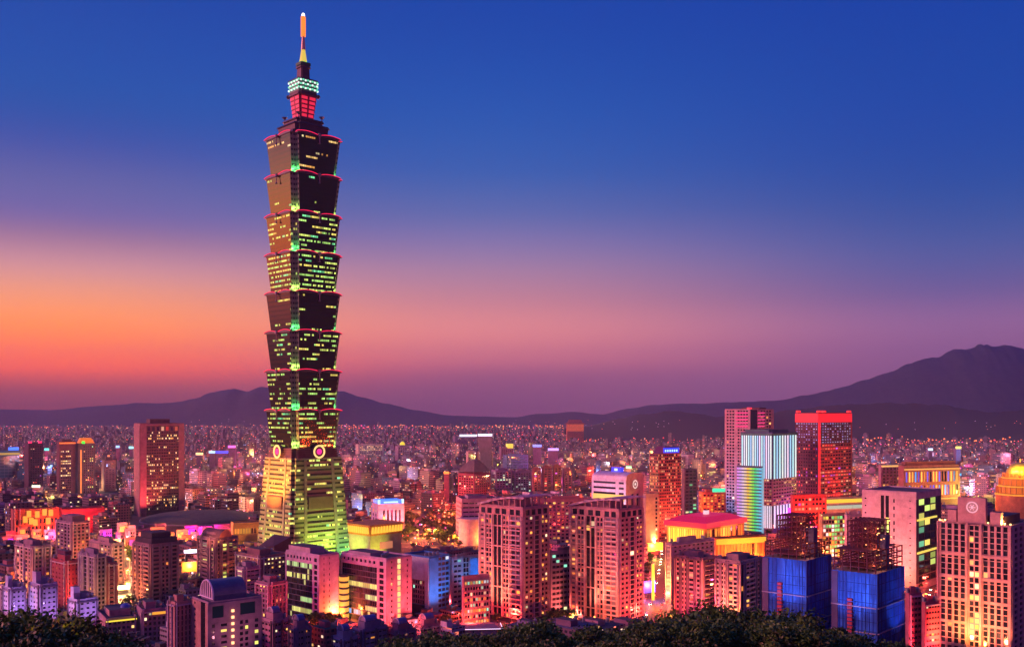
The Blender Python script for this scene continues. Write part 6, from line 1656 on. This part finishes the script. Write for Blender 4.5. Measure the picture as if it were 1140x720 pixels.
# lit roof signs far off, each its own thing
SG = [(540, 484, 16, (.8, .8, 1), 'white'), (598, 496, 10, (.2, .3, 1), 'blue'), (258, 497, 8, (1, .15, .8), 'magenta'), (247, 503, 14, (.06, .08, 1), 'deep blue'), (236, 503, 7, (.4, .7, 1), 'pale blue'), (222, 505, 8, (1, .7, .3), 'cream'),
      (146, 498, 5, (.3, .9, 1), 'slim cyan'), (52, 500, 5, (.1, .9, .7), 'turquoise'), (131, 497, 4, (.3, .6, 1), 'small azure'), (114, 514, 4, (.1, .25, 1), 'small cobalt'), (470, 548, 7, (.1, .7, 1), 'bright aqua'), (1067, 498, 6, (1, .85, .1), 'yellow'),
      (700, 520, 6, (.3, 1, .5), 'green'), (745, 530, 8, (.8, .95, .7), 'white green'), (1068, 528, 4, (.05, .4, 1), 'sky blue'), (860, 508, 5, (1, .2, .2), 'red'), (616, 500, 12, (.5, .35, 1), 'violet'), (40, 541, 9, (.9, 1, .7), 'pale lime'), (108, 558, 9, (1, .95, .8), 'warm white'), (428, 516, 7, (1, .3, .1), 'orange'), (497, 526, 6, (1, .3, .05), 'amber'), (1036, 500, 5, (.6, .8, 1), 'ice blue')]
for px, py, wpx, c, nm in SG:
    y = 2300 if py < 520 else 1560
    w = wpx * y / F / 2; z = H(py, y)
    r_ = tag(empty('roof_sign', (X(px, y), y, 0)), f'{nm} lit roof sign on a far dark block', 'roof sign')
    hh = 1.6 * y / F * .8
    b = MB(); b.box(-w, w, -.6, .6, z - hh, z + hh, bottom=True); b.build('panel', E(c, 1.6), r_)
    b = MB(); b.box(-w * .9, w * .9, .7, 12, 0, z - hh * .6); b.build('base', W((.16, .09, .14)), r_)

# ------------------------------------------------------------------ trees
LEAF = [W((.065, .14, .022), .45), W((.11, .21, .03), .45), W((.04, .07, .02), .6), W((.20, .20, .06), .5)]
BARK = W((.06, .045, .035), .9)
def leafy(seed, nclump, nleaf, cr, ch, ls, th):
    rt = random.Random(seed)
    tb = MB(); tb.bar((0, 0, -1), (rt.uniform(-.4, .4), rt.uniform(-.4, .4), th), .38, n=7, r1=.24)
    cl = []
    for k in range(nclump):
        a = rt.uniform(0, 6.283); e = math.asin(rt.uniform(-.35, 1)); q = rt.uniform(.45, 1.0) ** .6 * rt.choice((1, 1, .8, 1.1))
        cl.append((cr * q * math.cos(e) * math.cos(a), cr * q * math.cos(e) * math.sin(a), th + ch * .35 + ch * .62 * q * math.sin(e), cr * rt.uniform(.20, .34)))
    for c in cl[:12]: tb.bar((0, 0, th * rt.uniform(.6, 1)), (c[0] * .8, c[1] * .8, c[2]), .14, n=5, r1=.04)
    lb = MB()
    for (x, y, z, r) in cl:
        m0 = rt.choices((0, 1, 2, 3), (5, 4, 3, 1.2))[0]
        for k in range(nleaf):
            u = Vector((rt.gauss(0, 1), rt.gauss(0, 1), rt.gauss(0, .75))); u = u.normalized() * r * rt.random() ** .45
            n = Vector((rt.gauss(0, 1), rt.gauss(0, 1), rt.gauss(.5, 1))).normalized()
            t = n.orthogonal().normalized(); t.rotate(Matrix.Rotation(rt.uniform(0, 6.28), 3, n)); b_ = n.cross(t)
            s = ls * rt.uniform(.6, 1.3); c = Vector((x, y, z)) + u
            lb.quad([tuple(c - t * s), tuple(c + b_ * s * .45), tuple(c + t * s), tuple(c - b_ * s * .45)], m0 if rt.random() < .7 else rt.randrange(3))
    return tb.mesh('trunk', [BARK]), lb.mesh('crown', LEAF)
big = [leafy(s, 110, 210, 4.6, 6.2, .24, 5) for s in (1, 2, 3)]
small = [leafy(s, 26, 46, 4.2, 5.5, .6, 3.2) for s in (11, 12)]
def tree(me, x, y, z, s, label, group, rz, name='tree', sz=None):
    r_ = tag(empty(name, (x, y, z), rz), label, 'tree', group); r_.scale = (s, s, sz or s)
    for nm, m in (('trunk', me[0]), ('crown', me[1])):
        o = bpy.data.objects.new(nm, m); col.objects.link(o); o.parent = r_
    return r_
rt = random.Random(21)
def fg(px, toppy, Y, label, group):
    x = X(px, Y); z = hill_z(x, Y); ht = H(toppy, Y) - z
    me = rt.choice(big); s = max(.55, ht / 12.1)
    tree(me, x, Y, H(toppy, Y) - 12.1 * s, s, label, group, rt.uniform(0, 6.28), 'hillside_tree', s)
GL_, GC_, GR_ = 'dark leafy trees on the slope at the bottom left', 'dark leafy trees on the slope at the bottom centre', 'dark leafy trees massed on the slope at the bottom right'
prof_l = [(-10, 679), (20, 677), (45, 679), (70, 686), (92, 697), (112, 708), (135, 714)]
prof_c = [(p, q - 4) for p, q in [(440, 716), (465, 708), (490, 704), (520, 706), (548, 708), (575, 703), (590, 690), (602, 704), (625, 705), (650, 704), (672, 699), (690, 706), (712, 700)]]
prof_r = [(p, q - 4) for p, q in [(735, 690), (752, 686), (768, 682), (786, 676), (805, 678), (822, 684), (842, 682), (862, 678), (880, 682), (898, 690), (915, 697), (932, 702), (950, 708), (975, 714), (1000, 718)]]
def plist(P, Y0, lab, grp_, dY=26):
    for k, (px, py) in enumerate(P):
        fg(px, py, Y0 + rt.uniform(-8, dY), lab, grp_)
        fg(px + rt.uniform(-14, 14), py + rt.uniform(10, 18), Y0 - 30 + rt.uniform(-6, 6), lab, grp_)
plist(prof_l, 118, 'dark leafy tree in the clump on the slope at the bottom left', GL_)
plist(prof_c, 185, 'bushy green tree in the row on the slope at the bottom centre', GC_)
plist(prof_r, 150, 'dark round crowned tree massed on the slope at the bottom right', GR_)
# park and street trees
def scatter(poly, n, lab, grp_, smin=.8, smax=1.3):
    xs_, ys_ = [p[0] for p in poly], [p[1] for p in poly]; k = 0
    while k < n:
        x, y = rt.uniform(min(xs_), max(xs_)), rt.uniform(min(ys_), max(ys_))
        if in_poly(x, y, poly): tree(rt.choice(small), x, y, 0, rt.uniform(smin, smax), lab, grp_, rt.uniform(0, 6.28), 'park_tree'); k += 1
scatter(PARK, 110, 'dark tree in the unlit park behind the avenue', 'dark trees of the park')
for k, (a, b_, w) in enumerate(ROADS):
    d = Vector((b_[0] - a[0], b_[1] - a[1])); Ln = d.length; d /= Ln; n = Vector((-d.y, d.x)); u = 10
    while u < Ln:
        for sd in (-1, 1):
            if rt.random() < .6:
                p = Vector(a) + d * u + n * sd * (w + 1)
                if not any((p.x - bx) ** 2 + (p.y - by) ** 2 < (br_ * .75) ** 2 for bx, by, br_ in BLOCK):
                    tree(rt.choice(small), p.x, p.y, .1, rt.uniform(.6, .95), 'small dark roadside tree along a lit street', 'roadside trees along the lit streets', rt.uniform(0, 6.28), 'street_tree')
        u += rt.uniform(10, 22)
for (px, py) in ((350, 700), (358, 696), (366, 699), (375, 701), (343, 704), (618, 694), (626, 697), (634, 695)):
    g = G(px, py); tree(rt.choice(small), g[0], g[1], 0, 1.3, 'dark tree in the court beside the office wings or gray office', 'dark trees beside the office blocks', rt.uniform(0, 6.28), 'court_tree')
